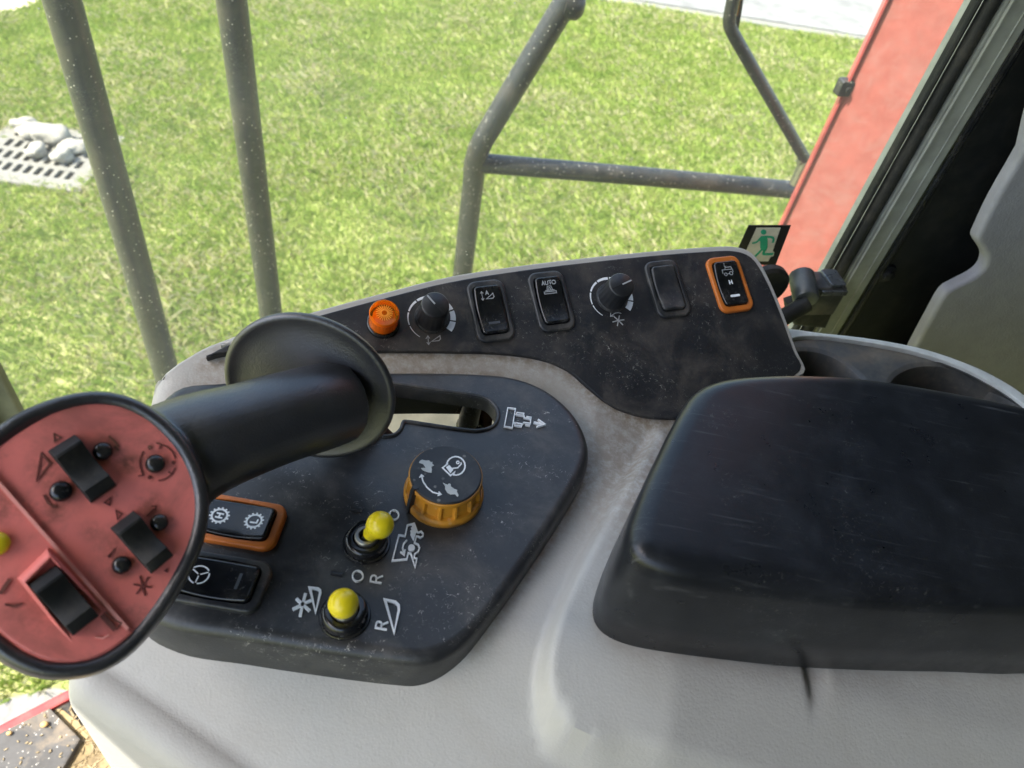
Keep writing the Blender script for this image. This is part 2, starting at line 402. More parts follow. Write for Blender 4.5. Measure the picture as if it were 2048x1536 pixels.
grate_rect = [tuple(PG.w(u, v).xy) for u, v in ((-.37, -.34), (.37, -.34), (.37, .34), (-.37, .34))]
# lawn: individual blades wherever the lawn can be seen from around here
NBL = 980000
xs = np.random.uniform(-7.5, 6.5, NBL); ys = .5+np.random.uniform(0, 1, NBL)**.85*10.5
P3 = np.stack([xs, ys, np.full(NBL, -HC)], 1)
dz = P3 @ np.array(CF); u = 1024+FPX*(P3 @ np.array(CR))/dz; vv = 768-FPX*(P3 @ np.array(CU))/dz
keep = (u > -380) & (u < 2250) & (vv > -300) & (vv < 1650) & (dz > .5)
for pg in (road_pts+[], sand_pts, conc_pts, grate_rect, kb): keep &= ~in_poly(xs, ys, pg)
xs, ys = xs[keep], ys[keep]; n = len(xs)
def fbm(x, y, s, seed):
    o = np.zeros(len(x))
    rs = np.random.RandomState(seed)
    for k in range(14):
        a = rs.uniform(0, 6.283); f = s*rs.uniform(.5, 2.2); ph = rs.uniform(0, 6.283)
        o += np.sin((x*np.cos(a)+y*np.sin(a))*f+ph+1.3*np.sin((x*np.sin(a)-y*np.cos(a))*f*.7+ph*2))
    return o/5.0
pz = fbm(xs, ys, 3.2, 1); pf = fbm(xs, ys, 13, 2)
hgt = np.random.uniform(.03, .07, n)*(1+.25*pz)
az = np.random.uniform(0, 6.283, n); lean = np.random.uniform(.2, 1.25, n)*hgt; wd = np.random.uniform(.0016, .0037, n)*(.75+.055*ys)
dx, dy = np.cos(az), np.sin(az)
vt = np.zeros((n, 4, 3)); z0 = -.004
vt[:, 0] = np.stack([xs-dy*wd, ys+dx*wd, np.full(n, z0)], 1); vt[:, 1] = np.stack([xs+dy*wd, ys-dx*wd, np.full(n, z0)], 1)
mx_, my_ = xs+dx*lean*.35, ys+dy*lean*.35
vt[:, 2] = np.stack([mx_+dy*wd*.8, my_-dx*wd*.8, hgt*.62], 1)
vt[:, 3] = np.stack([xs+dx*lean, ys+dy*lean, hgt*np.random.uniform(.75, 1, n)], 1)
me = bpy.data.meshes.new('grass'); me.vertices.add(n*4); me.vertices.foreach_set('co', vt.ravel())
me.loops.add(n*6); me.polygons.add(n*2); b4 = np.arange(n)*4
me.loops.foreach_set('vertex_index', np.stack([b4, b4+1, b4+2, b4, b4+2, b4+3], 1).ravel().astype(np.int32))
me.polygons.foreach_set('loop_start', (np.arange(n*2)*3).astype(np.int32))
me.update(calc_edges=True)
rnd = np.random.uniform(0, 1, n); dry = np.clip(.20+.17*pz+.12*pf, .03, .6); base = np.array([.25, .345, .06]); yel = np.array([.40, .45, .12]); straw = np.array([.54, .50, .28]); dk = np.array([.18, .27, .045])
m_ = np.clip(.45+.3*pf+.25*(np.random.uniform(-1, 1, n)), 0, 1)[:, None]
colr = base*(1-m_)+yel*m_; colr = np.where((rnd < dry)[:, None], straw, colr); colr = np.where((rnd > .94)[:, None], dk, colr)
colr *= np.random.uniform(.85, 1.12, n)[:, None]
ca = me.color_attributes.new('tint', 'FLOAT_COLOR', 'POINT')
ca.data.foreach_set('color', np.repeat(np.concatenate([colr, np.ones((n, 1))], 1), 4, axis=0).astype(np.float32).ravel())
me.materials.append(M['grass']); go = bpy.data.objects.new('grass', me); COL.objects.link(go)
tag(go, 'sunlit short lawn with yellow green and straw coloured blades', 'grass', kind='stuff')

# ------------------------------------------------------------------ harvester outside: handrails, red panel, mirror arm
def upright(x, y, depth, r, label):
    p = atd(x, y, depth); b = Vector((p.x, p.y, HC-1.7))
    t = thing('handrail', label, 'handrail', b, 'grey tubular handrails outside the window')
    mb = MB(); mb.tube([b, Vector((p.x, p.y, HC+.75))], r, 28); obj('tube', mb, M['rail'], t)
    mb = MB(); pl = Plane(b, E1, ZU); mb.slab(pl, circ(0, 0, r*2.2, 24), -.008, .008, .002, 2); obj('foot_flange', mb, M['rail'], t)
upright(124, 0, .84, .0205, 'thick grey handrail tube in front of the drain grate, leftmost outside the window')
upright(463, 0, 1.0, .0205, 'straight grey handrail tube rising behind the joystick collar')
BP = atd(948, 345, 1.43); SB = Plane(BP, E1, -E2)
t = thing('handrail', 'bent grey handrail with a level crossbar running to the red panel', 'handrail', (BP.x, BP.y, HC-1.7), 'grey tubular handrails outside the window')
mb = MB(); pts = [Vector((BP.x, BP.y, HC-1.7)), Vector((BP.x, BP.y, BP.z-.12))]
cr = [SB.px(*q) for q in ((947, 360), (950, 325), (962, 288), (985, 248))]
pts += [SB.w(*q) for q in smooth(cr, 5, False)]
pts += [SB.w(*SB.px(1040, 156)), SB.w(*SB.px(1140, -10)), SB.w(*SB.px(1260, -210))]
mb.tube(pts, .0205, 28); obj('post_tube', mb, M['rail'], t)
mb = MB(); mb.tube([SB.w(*SB.px(948, 325)), SB.w(*SB.px(1300, 354)), SB.w(*SB.px(1690, 389))], .0185, 28); obj('crossbar', mb, M['rail'], t)
mb = MB(); q = SB.w(*SB.px(1128, 5)); ax = (E1*.9+E2*-.1-ZU*.1).normalized()
mb.tube([q, q+ax*.015, q+ax*.026, q+ax*.033, q+ax*.036], [.024, .024, .022, .015, .002], 24); obj('end_cap', mb, M['rail'], t)
# the narrow walkway the rails stand on, below the window
t = thing('walkway', 'dark steel walkway outside the cab carrying the handrails', 'walkway', V(0, 1.0, -1.75))
mb = MB(); mb.slab(Plane(V(.22, .99, -1.709), E1, ZU), rrect(1.46, .72, .02, 3), -.03, 0, .003, 2); obj('deck', mb, M['rail'], t)
# red body panel
RE2 = 1.05; SR = side(RE2); ex = SR.px(1672, 223)[0]
t = thing('body_panel', 'dusty red painted body panel standing upright beyond the window', 'body panel', V(ex, RE2, -1.3))
RN = (-E1*.5-E2*.866).normalized(); RX = (E1*.866-E2*.5).normalized(); r0 = V(ex, RE2, -.2)
mb = MB(); mb.slab(Plane(r0+RX*.22, RX, RN), rrect(.44, 2.6, .004, 2), -.006, 0, .0015, 2); obj('panel_sheet', mb, M['redpaint'], t)
mb = MB(); mb.box(r0-RX*.004-ZU*1.3-RN*.03, RX*.0035, RN*.036, ZU*2.6); obj('edge_flange', mb, M['redflange'], t)
mb = MB(); q = SR.px(1690, 176); pl = Plane(SR.w(*q), E1, -E2); mb.slab(pl, rrect(.024, .026, .004), -.010, .006, .003, 2)
mb.slab(pl, circ(.003, .0, .005, 6), .0061, .009); obj('bolt_bracket', mb, M['rail'], t)
# mirror arm
SM = side(1.16)
t = thing('mirror_arm', 'thin grey mirror arm with a yellow marked plate beyond the crossbar', 'mirror arm', SM.w(*SM.px(1615, 330)))
mb = MB(); pts = [SM.w(*SM.px(*q)) for q in ((1480, -60), (1462, 20), (1459, 45), (1464, 62), (1480, 92), (1545, 205), (1610, 318))]
mb.tube([Vector(p) for p in smooth(pts, 4, False)], .0105, 18); obj('arm_tube', mb, M['rail'], t)
mb = MB(); op = [SM.px(*q) for q in ((1456, -60), (1492, -60), (1482, 20), (1474, 64), (1466, 70), (1456, 40))]; mb.slab(SM, op, -.006, .004); obj('plate', mb, M['rail'], t)
mb = MB(); mb.slab(SM, [SM.px(*q) for q in ((1472, -40), (1483, -40), (1476, 14), (1472, 30), (1465, 18))], .0045, .0055); obj('warning_mark', mb, M['ochre'], t)
mb = MB(); q = SM.w(*SM.px(1612, 322)); mb.tube([q-E1*.016, q+E1*.016], .008, 12); mb.tube([q-ZU*.05, q], .012, 14); obj('clamp', mb, M['metal'], t)

# ------------------------------------------------------------------ the cab
GE2 = .56; SG = side(GE2)
def ge(x, y=243): return SG.px(x, y)[0]
cab = thing('cab', 'harvester cab interior with black window pillar and grey lining', 'cab', V(.2, 0, -1.15))
mb = MB(); pl = Plane(V(0, GE2, 0), E1, -E2)
g0, g1 = -.86, ge(1822); mb.slab(pl, [(g0, -.95), (g1, -.95), (g1, .75), (g0, .75)], -.005, 0); obj('side_window', mb, M['glass'], cab)
mb = MB(); a, b = ge(1808), ge(1845)
mb.box(V(a, GE2-.006, -1.1), E1*(b-a)*.32, E2*.0055, ZU*1.85); mb.tube([V(a+(b-a)*.62, GE2-.010, -1.1), V(a+(b-a)*.62, GE2-.010, .75)], (b-a)*.34, 16)
mb.tube([V(a+.001, GE2-.008, -1.1), V(a+.001, GE2-.008, .75)], .0025, 8); obj('window_seal', mb, M['rubber'], cab)
mb = MB(); c = ge(1908); mb.slab(Plane(V((b+c)/2, GE2-.012, -.22), E1, -E2), rrect(c-b, 1.75, .002, 2), -.04, .003, .002, 2)
mb.tube([V(b+.004, GE2-.017, -1.1), V(b+.004, GE2-.017, .75)], .0016, 8); mb.tube([V(b+.022, GE2-.0155, -1.1), V(b+.022, GE2-.0155, .75)], .0009, 8); obj('window_frame', mb, M['strip'], cab)
mb = MB(); d = ge(1922); mb.tube([V((c+d)/2, GE2-.016, -1.1), V((c+d)/2, GE2-.016, .75)], (d-c)*.5, 14); mb.tube([V(c+.001, GE2-.018, -1.1), V(c+.001, GE2-.018, .75)], .0018, 8); obj('frame_gasket', mb, M['gloss'], cab)
mb = MB(); mb.slab(Plane(V(d+.31, GE2-.008, -.22), E1, -E2), rrect(.62, 1.75, .004, 2), -.05, .008, .004, 3)
q = SG.px(1757, 527); mb.lathe(Plane(V(q[0], GE2-.016, q[1]), E1, -E2), [(.011, 0), (.010, .003), (.006, .004), (.0055, .0075), (.002, .009)], 20); obj('window_pillar', mb, M['pillar'], cab)
ST = side(.50)
tr_px = [(2160, 100), (2048, 304), (1992, 400), (1960, 466), (1955, 484), (1968, 505), (1973, 520), (1966, 540), (1948, 556), (1915, 573), (1889, 590), (1862, 637), (1833, 690), (1740, 870), (1700, 1000), (2700, 1000), (2700, 100)]
mb = MB(); mb.slab(ST, smooth([ST.px(*q) for q in tr_px], 3), -.012, 0, .005, 4); obj('rear_trim', mb, M['trim'], cab)
mb = MB(); mb.box(V(.95, -1.2, -1.15), E1*.05, E2*1.75, ZU*1.90); obj('rear_wall', mb, M['roof'], cab)
mb = MB(); mb.box(V(-.9, -1.25, .75), E1*1.9, E2*1.85, ZU*.12); obj('roof', mb, M['roof'], cab)
mb = MB(); mb.box(V(-.25, -1.2, -1.15), E1*1.20, E2*.05, ZU*1.90); obj('left_shade_wall', mb, M['roof'], cab)  # unseen wall added in place of door glass to cut light from this side
mb = MB(); mb.box(V(-1.0, -1.2, -1.15), E1*.75, E2*.05, ZU*.45); obj('low_shade_wall', mb, M['roof'], cab)  # unseen low wall, added along with it to darken the cab
# front corner post at the left edge of the view
mb = MB(); p = V(-.84, GE2-.02, 0); pe = proj(V(-.84, GE2-.02, -.55)); 
PO = side(.50); e_ = PO.px(30, 806)[0]
mb.slab(Plane(V(e_-.05, .50, -.3), E1, -E2), rrect(.10, 1.8, .006, 3), -.008, 0, .003, 3); obj('front_post', mb, plastic('green_grey_post', (.14, .15, .09), .5, .4, dust=.4, dustcol=(.2, .2, .12)), cab)
e2_ = PO.px(8, 856)[0]; mb = MB(); mb.slab(Plane(V(e2_-.04, .488, -.3), E1, -E2), rrect(.08, 1.8, .006, 3), -.006, 0, .003, 3); obj('post_seal', mb, M['rubber'], cab)
# floor with red sill, rubber mat and litter
def fz(x, y): p = onz(x, y, -1.15); return Vector((p.x, p.y))
s0, s1 = fz(0, 1466), fz(103, 1412); sdv = (s1-s0).normalized(); sn = Vector((-sdv.y, sdv.x))
if sn.dot(fz(80, 1500)-s0) > 0: sn = -sn                       # sn points out of the cab
PF = Plane((s0.x, s0.y, HC-1.15), (sdv.x, sdv.y, 0), ZU)
def fl(x, y): return PF.px(x, y)
sg = -1 if fl(80, 1500)[1] < 0 else 1
UMX = 0
while (PF.w(UMX+.02, 0)-CAM).dot(E2) < .56 and UMX < 1.2: UMX += .02
print('floor umax', UMX, 'sill dir', sdv, s0)
mb = MB(); mb.slab(PF, [(-1.2, 0), (UMX, 0), (UMX, sg*2.0), (-1.2, sg*2.0)], -.06, 0); obj('floor', mb, plastic('black_floor', (.03, .03, .03), .8, .2, dust=.3), cab)
mb = MB(); mb.slab(PF, smooth([fl(*q) for q in ((110, 1425), (150, 1440), (330, 1640), (330, 1900), (60, 1900), (60, 1640), (120, 1520), (140, 1470))], 4), -.03, .0012); tag(obj('straw_litter', mb, M['litter']), 'layer of straw litter on the cab floor beside the mat', 'straw litter', kind='stuff')
mb = MB(); wv = abs(fl(60, 1460)[1]-fl(60, 1430)[1])*.62
mb.slab(PF, [(-1.2, -sg*wv*.65), (UMX, -sg*wv*.65), (UMX, sg*wv*.55), (-1.2, sg*wv*.55)], -.05, .006, .003, 2); obj('red_sill', mb, M['redsill'], cab)
mat_o = thing('floor_mat', 'dusty grey rubber floor mat beside the red sill', 'floor mat', PF.w(.1, sg*.1))
mb = MB(); me_ = fl(166, 1483); me2 = fl(135, 1536); 
ang = (Vector(me2)-Vector(me_)).normalized()
mo = [(-1.0, sg*wv*.75), (me_[0]+.0, me_[1]) if False else fl(150, 1432)]
mo = [fl(-600, 1765), fl(-200, 1578), fl(0, 1474), fl(104, 1421), fl(166, 1483), fl(135, 1536), fl(60, 1664), fl(-200, 2100)]
mb.slab(PF, mo, .0005, .012, .003, 2); obj('mat_sheet', mb, M['mat'], mat_o)
lt = MB()
for i in range(520):
    x, y = random.uniform(-40, 250), random.uniform(1405, 1680); u_, v_ = fl(x, y)
    onmat = in_poly(np.array([u_]), np.array([v_]), mo)[0]
    if v_*sg < wv: continue
    if onmat and random.random() < .78: continue
    a = random.random()*6.28; L = random.uniform(.003, .011) if not onmat else random.uniform(.001, .003); wdt = random.uniform(.0006, .0016)
    h = .0125 if onmat else .001
    lt.slab(PF, [(u_+math.cos(a)*L, v_+math.sin(a)*L), (u_-math.sin(a)*wdt, v_+math.cos(a)*wdt), (u_-math.cos(a)*L, v_-math.sin(a)*L), (u_+math.sin(a)*wdt, v_-math.cos(a)*wdt)], h, h+random.uniform(.0008, .002))
tag(obj('chaff', lt, plastic('chaff', (.27, .21, .12), .8, .2, var=.4)), 'straw chaff and grains scattered over the cab floor', 'chaff', kind='stuff')
def grain(x, y, r, lb):
    mb = MB(); u_, v_ = fl(x, y); pl = Plane(PF.w(u_, v_, .0125), E1, ZU)
    mb.loft([[pl.w(r*1.3*q*math.cos(a*.5236), r*q*math.sin(a*.5236), r*.8+r*.8*h) for a in range(12)] for q, h in ((.3, -.95), (.7, -.7), (1, 0), (.7, .7), (.3, .95))], True, True)
    tag(obj('grain', mb, plastic('maize_grain', (.52, .33, .13), .6, .3), angle=80), lb, 'grain', 'loose grains on the floor mat')
grain(96, 1457, .0042, 'larger tan grain lying on the floor mat near the red sill')
grain(26, 1474, .003, 'small tan grain at the far edge of the floor mat')
# operator seat beside the camera, added out of view to shade the console's near side
st = thing('seat', 'unseen dark operator seat added to shade the console', 'seat', V(.25, -.25, -1.15))
mb = MB(); mb.slab(Plane(V(.10, -.31, -.62), E1, ZU), rrect(.54, .54, .08), -.12, 0, .04, 4); obj('cushion', mb, M['seat'], st)
mb = MB(); mb.slab(Plane(V(.31, -.33, -.25), E2, -E1), rrect(.6, 1.05, .1), -.12, 0, .04, 4); obj('shading_backrest', mb, M['seat'], st)  # upright light blocker, set close to darken the armrest front and console
mb = MB(); mb.slab(Plane(V(.10, -.33, -1.15), E1, ZU), rrect(.35, .35, .03), 0, .32, .01, 2); obj('pedestal', mb, M['seat'], st)
# exit sticker on the glass
SS = side(GE2-.0008)
t = thing('exit_sticker', 'black and cream exit sticker with a green running figure on the window', 'sticker', SS.w(*SS.px(1525, 490)))
mb = MB(); mb.slab(SS, [SS.px(*q) for q in ((1497, 450), (1582, 450), (1551, 530), (1462, 528))], -.0002, .0003); obj('backing', mb, plastic('sticker_black', (.02, .018, .018), .5, .4), t)
mb = MB(); mb.slab(SS, [SS.px(*q) for q in ((1513, 454.5), (1561, 454.5), (1545, 501), (1548, 504), (1547, 511), (1540, 514), (1536, 522), (1482, 522))], .0004, .0006); obj('cream_field', mb, plastic('sticker_cream', (.72, .67, .56), .5, .4), t)
Zr = lambda zx, zy: SS.px(1470+zx/6.4, 440+zy/6.4)
mb = MB(); hc = Zr(362, 148)
mb.slab(SS, [Zr(362+36*math.cos(a*.3927), 148+34*math.sin(a*.3927)) for a in range(16)], .0007, .0009)
mb.slab(SS, [Zr(*q) for q in ((305, 230), (330, 200), (400, 195), (415, 250), (412, 345), (395, 385), (345, 385), (318, 350), (318, 280))], .0007, .0009)
for pts, wz in (([(320, 225), (275, 275), (215, 292)], 26), ([(385, 208), (470, 215), (490, 245), (478, 285)], 28), ([(345, 365), (285, 430), (190, 515)], 30), ([(378, 370), (360, 425), (400, 432), (485, 428)], 34)):
    a0, a1 = Zr(0, 0), Zr(10, 0); wm = abs(a1[0]-a0[0])/10*wz
    mb.ribbon(SS, [Zr(*q) for q in smooth(pts, 3, False)], wm, .0007, .0009)
obj('running_figure', mb, plastic('sticker_green', (.03, .42, .24), .5, .4), t)
# window latch on the frame
SL = side(GE2-.05)
t = thing('window_latch', 'black window latch with a lever arm clamped to the window frame', 'window latch', SL.w(*SL.px(1650, 600)))
Zl = lambda zx, zy, pl=SL: pl.px(1470+zx/6.4, 440+zy/6.4)
k0 = SL.w(*Zl(1110, 878)); k1 = SL.w(*Zl(1440, 862)); kl = (k1-k0).dot(E1)
pk = Plane(k0+E1*kl*.42+E2*.014, E1, ZU)
mb = MB(); mb.slab(pk, rrect(kl*1.35, .030, .004, 4), -.034, 0, .003, 4); obj('clamp_block', mb, plastic('latch_plastic', (.03, .033, .035), .32, .6, dust=.5, dustcol=(.2, .19, .17), stain=.3), t)
mb = MB(); mb.slab(pk, rrect(kl*.62, .026, .003, 3, kl*.26, 0), .0003, .0035, .001, 2); mb.slab(pk, rrect(kl*1.0, .003, .001, 2, kl*.1, -.0165), -.006, -.001, .0008, 2); obj('top_plate', mb, plastic('worn_steel', (.13, .14, .15), .28, .5, metal=.6, stain=.4), t)
mb = MB(); mb.slab(SL, [Zl(*q) for q in ((700, 1130), (900, 1060), (1100, 900), (1420, 880), (1330, 1100), (1180, 1420), (780, 1380), (720, 1280))], -.016, -.002, .004, 3); obj('latch_body', mb, M['rubber'], t)
mb = MB(); c0 = SL.w(*Zl(850, 930), .012); c1 = SL.w(*Zl(960, 880), -.02); ax = (c0-c1).normalized()
mb.tube([c1, c0-ax*.004, c0-ax*.001, c0], [.0125, .0125, .011, .007], 28); obj('socket', mb, plastic('socket_plastic', (.05, .058, .062), .35, .5, dust=.3), t)
mb = MB(); a0 = SL.w(*Zl(840, 950), .014); a1 = SL.w(*Zl(520, 1070), .02); a2 = SL.w(*Zl(330, 1120), .022)
mb.tube([a0, a1, a2, a2-E1*.006+ZU*.006], .0085, 20); mb.tube([a2, SL.w(*Zl(400, 860), -.003)], .006, 14); obj('lever_arm', mb, M['rubber'], t)
mb = MB(); mb.lathe(Plane(SL.w(*Zl(400, 860)), E1, -E2), [(.023, -.006), (.023, .0), (.020, .003)], 32); obj('knob_disc', mb, M['rubber'], t)

# ------------------------------------------------------------------ the console
con = thing('control_console', 'grained grey plastic side console with black control panels', 'console', (0, .25, HC-1.15))
# lower panel outline and slot, measured on its own plane
lp_px = [(345, 776), (455, 758), (600, 744), (790, 739), (940, 741), (1025, 749), (1090, 773), (1140, 812), (1170, 858), (1180, 905), (1168, 950), (1130, 1015), (1075, 1100), (1010, 1195), (950, 1268), (900, 1305), (845, 1322), (780, 1318), (640, 1298), (480, 1272), (330, 1245), (250, 1190), (230, 1050), (270, 880)]
LP = smooth(PA.P(lp_px), 5)
slot_px = [(700, 758), (785, 770), (880, 784), (955, 795), (980, 806), (993, 828), (985, 850), (960, 859), (930, 858), (860, 848), (812, 841), (803, 845), (798, 858), (785, 869), (762, 870), (735, 862), (690, 840)]
SLOT = smooth(PA.P(slot_px), 4)
far_pts = [PB.hit(q[0], q[1]-3) for q in ((262, 792), (300, 755), (340, 725), (420, 684), (520, 650), (640, 617), (770, 582), (900, 551), (1050, 528), (1200, 511), (1330, 499), (1440, 492))]
corner = [PB.hit(*q) for q in ((1470, 494), (1492, 505), (1510, 525), (1525, 560))]
fx = np.array([p.x for p in far_pts+corner]); fy = np.array([p.y for p in far_pts+corner])
o_ = np.argsort(fx); fx, fy = fx[o_], fy[o_]
XS = PB.hit(1528, 570).x
def zbody(x, y):
    za = HC-.381+.03*(y-.13)-.3*max(0, x-.06)*max(0, min(1, (y-.29)/.05)); zb = zB(x, y)-.0026; d_ = max(0, .19-y); za -= .85*d_*d_/(d_+.035); q_ = max(0, min(1, (.235-y)/.10)); za -= .24*max(0, x-.11)*q_*q_*(3-2*q_); q_ = max(0, min(1, (.27-y)/.08)); za += .006*q_*q_*(3-2*q_)
    k = .004; hgt_ = max(0, min(1, .5+.5*(zb-za)/k))
    return za*(1-hgt_)+zb*hgt_+k*hgt_*(1-hgt_)
ped = [(1345, 880), (1310, 862), (1252, 945), (1180, 1070), (1120, 1190), (1085, 1280), (1070, 1350), (1070, 1410), (1088, 1468), (1130, 1512), (1220, 1540), (1400, 1590), (2000, 1720), (3600, 1800), (3600, 1100), (1800, 1000), (1450, 900)]
ped = [tuple(q) for q in smooth(ped[:13], 4, False)]+ped[13:]; pedn = np.array(ped, float)
def ped_mask(px, py):
    a = pedn; b = np.roll(pedn, -1, 0); p = np.array([px, py]); ab = b-a; tt = np.clip(((p-a)*ab).sum(1)/(ab*ab).sum(1), 0, 1)
    dd = np.sqrt((((a+ab*tt[:, None])-p)**2).sum(1)).min()
    inside = in_poly(np.array([px]), np.array([py]), ped)[0]
    s_ = dd if inside else -dd
    k = max(0, min(1, (s_+3)/26)); return k*k*(3-2*k)
edge_off = [(0, -.75), (0, -.014), (.0012, -.0085), (.004, -.0038), (.008, -.0011), (.013, 0)]
xl = -.193; cols = [(xl+o, z) for o, z in edge_off]
x = xl+.017
while x < .80:
    cols.append((x, 0)); x += .0022 if .02 < x < .10 else .002 if .14 < x < .20 else .004 if x < .20 else .008
cols = [c for c in cols if abs(c[0]-XS) > .0015]+[(XS-.0006, 0), (XS+.0006, 0)]; cols.sort(key=lambda c: (c[0], c[1]))
RAD = .020
def nyf(x): return max(.045, .143-.33*max(0, x+.193))
rings = []
for (x, zo) in cols:
    right = x > XS
    yf = float(np.interp(x-.028*max(0, min(1, (-.085-x)/.10)), fx, fy)) if not right else .315
    row = []
    fo = [(0, -.06), (0, -.006), (.0003, -.0022), (.0008, -.0010), (.0018, -.0003), (.003, 0)]
    for o, z in fo: row.append([x, yf-o, zbody(x, yf-o)+z])
    nrow = 74
    ymid = .30
    for k in range(1, nrow+1):
        y = yf-.003+(ymid-(yf-.003))*k/34 if k <= 34 else ymid+(nyf(x)-ymid)*(k-34)/(nrow-34); row.append([x, y, zbody(x, y)])
    z0 = zbody(x, nyf(x))
    for k in range(1, 15):
        a = rad(86)*k/14; row.append([x, nyf(x)-RAD*math.sin(a), z0-RAD*(1-math.cos(a))])
    y1, z1 = row[-1][1:]; 
    for k in range(1, 26): row.append([x, y1-math.cos(rad(86))*.018*k*.55, z1-math.sin(rad(86))*.018*k])
    out_ = []
    for i, q in enumerate(row):
        p = Vector(q)
        if i >= 6 and x > -.02:
            k = i-6-nrow; a = 0 if k < 0 else rad(86)*min(1, k/14)
            pp = proj(p); m = ped_mask(*pp); p = p+Vector((0, -math.sin(a), math.cos(a)))*m*(.010+.20*max(0, min(.12, .2-q[1])))
            # moulded groove under the armrest
            if 1540 < pp[0] < 1660 and 1290 < pp[1] < 1440:
                tt = (pp[1]-1300)/130; cx_ = 1590+16*tt; wd_ = 19*(1-.75*max(0, tt))
                dxp = pp[0]-cx_; gk = 0 if tt >= 1 else max(0, 1+dxp/6) if dxp < 0 else max(0, 1-dxp/48)
                p = p-Vector((0, -math.sin(a), math.cos(a)))*.008*gk*max(0, 1-max(0, tt))**.6
        p.z += zo; p.x -= max(0, p.y-.12)*.165*max(0, min(1, (-.085-x)/.10))
        out_.append(p)
    rings.append(out_)
mb = MB(); nn = len(rings[0]); idx = [mb.add(r) for r in rings]
lpi = inset(ccw(LP), .006); lpw = [PA.w(*q).xy for q in lpi]
for ia, (a, b) in enumerate(zip(idx, idx[1:])):
    for k in range(nn-1):
        q = (a+k, b+k, b+k+1, a+k+1)
        cx_ = sum(mb.v[j].x for j in q)/4; cy_ = sum(mb.v[j].y for j in q)/4
        if max(mb.v[j].y for j in q)-min(mb.v[j].y for j in q) > .03 and abs(cx_-XS) < .003: continue
        if 6 <= k < 6+74 and in_poly(np.array([cx_]), np.array([cy_]), lpw)[0]: continue
        mb.f.append(tuple(reversed(q)))
body = obj('body', mb, M['grey'], con, angle=50)
# upper panel
up_px = [(412, 716), (440, 708), (500, 703), (600, 703), (760, 704), (900, 705), (1000, 708), (1080, 719), (1135, 741), (1175, 775), (1212, 806), (1255, 826), (1320, 838), (1420, 830), (1520, 790), (1598, 742), (1585, 700), (1560, 630), (1535, 570), (1512, 528), (1492, 510), (1465, 503), (1430, 503), (1330, 510), (1200, 523), (1050, 541), (900, 565), (770, 597), (640, 632), (520, 668), (450, 694)]
UP = smooth(PB.P(up_px), 4)
hs_px = [(470, 690), (450, 685), (520, 656), (640, 620), (770, 585), (900, 553), (1050, 530), (1200, 512.5), (1330, 500), (1430, 493), (1467, 493), (1496, 501), (1518, 521), (1542, 566), (1567, 627), (1592, 697), (1608, 748), (1520, 760), (1300, 780), (1200, 740), (1100, 690), (900, 660), (700, 670)]
mb = MB(); mb.slab(PB, smooth(PB.P(hs_px), 4), -.045, .0003, .0012, 3); obj('panel_housing', mb, M['grey'], con)
mb = MB(); mb.slab(PB, UP, -.006, .0012, .0009, 3); up = obj('upper_panel', mb, M['uppanel'], con)
mb = MB(); mb.slab(PA, LP, -.045, 0, .0065, 6, holes=[SLOT], hbev=.0012, hdepth=.011); low = obj('lower_panel', mb, M['panel'], con)
mb = MB(); ring = [PA.w(u_, v_, .0004) for u_, v_ in inset(ccw(SLOT), -.0012)]
rr = []
nrg = len(ring)
for i in range(nrg):
    tdir = (ring[(i+1) % nrg]-ring[i-1]).normalized(); nx = tdir.cross(ZU).normalized()
    rr.append([ring[i]+(nx*math.cos(a)+ZU*math.sin(a))*.0013 for a in [k*math.pi/5*1 for k in range(10)]])
rr.append(rr[0]); mb.loft(rr); obj('slot_rim', mb, M['bezel'], low)
# what shows below the slot
mb = MB(); mb.box((-.19, .20, HC-.50), (.34, 0, 0), (0, .33, 0), (0, 0, .004)); obj('inner_plate', mb, M['beige'], con)
mb = MB(); p = PA.hit(925, 822)+Vector((.004, .03, -.05)); q = p+Vector((-.004, -.004, -.07))
mb.tube([p+ZU*.04, q], .0075, 16)
for k in range(9):
    c0 = p.lerp(q, k/9); mb.tube([c0+ZU*.006, c0+ZU*.003, c0, c0-ZU*.001], [.0075, .0098, .0098, .0075], 18, False)
obj('control_cable', mb, M['gloss'], con)
mb = MB(); p = PA.hit(950, 825)+Vector((.002, .035, -.09)); mb.box(p, (.009, 0, 0), (0, .006, 0), (0, 0, .075)); obj('link_rod', mb, M['brown'], con)

def sym(name, pl, parent, mat, strokes=(), fills=(), h=.0009, base=-.0005, closed_flags=None):
    mb = MB()
    for st_ in strokes:
        pts, wpx, cl = st_
        mb.ribbon(pl, pts, wpx, base, h, cl)
    for f_ in fills: mb.slab(pl, f_, base, h+.00003)
    return obj(name, mb, mat, parent, 30)
PXA = .45/1500*1.02                           # metres per photo pixel on the lower panel
def zmap(x0, y0, s): return lambda pts: PA.P([(x0+a/s, y0+b/s) for a, b in pts])
Z = zmap(760, 1010, 10.975)
sym('symbol', PA, low, M['white'], [
    (Z([(820, 620), (750, 425), (600, 465), (550, 700), (415, 680), (270, 1240), (585, 1210), (620, 1070), (675, 1085), (770, 1380), (805, 1195), (745, 1190), (760, 1100), (835, 1050), (865, 960), (835, 890), (755, 850), (800, 705), (840, 712), (885, 738), (940, 700), (945, 650), (900, 600), (840, 625)]), 2.4*PXA, True),
    (Z([(590, 795), (520, 870), (495, 960), (525, 1100)]), 2.4*PXA, False), (Z([(450, 1045), (530, 1110), (548, 1000)]), 2.2*PXA, False)],
    [Z([(690, 440), (750, 425), (800, 600), (735, 800), (665, 660), (690, 640), (665, 590), (695, 575), (680, 520), (710, 510)]), Z([(690+75*math.cos(k*.3927), 965+75*math.sin(k*.3927)) for k in range(16)])], h=.0014)
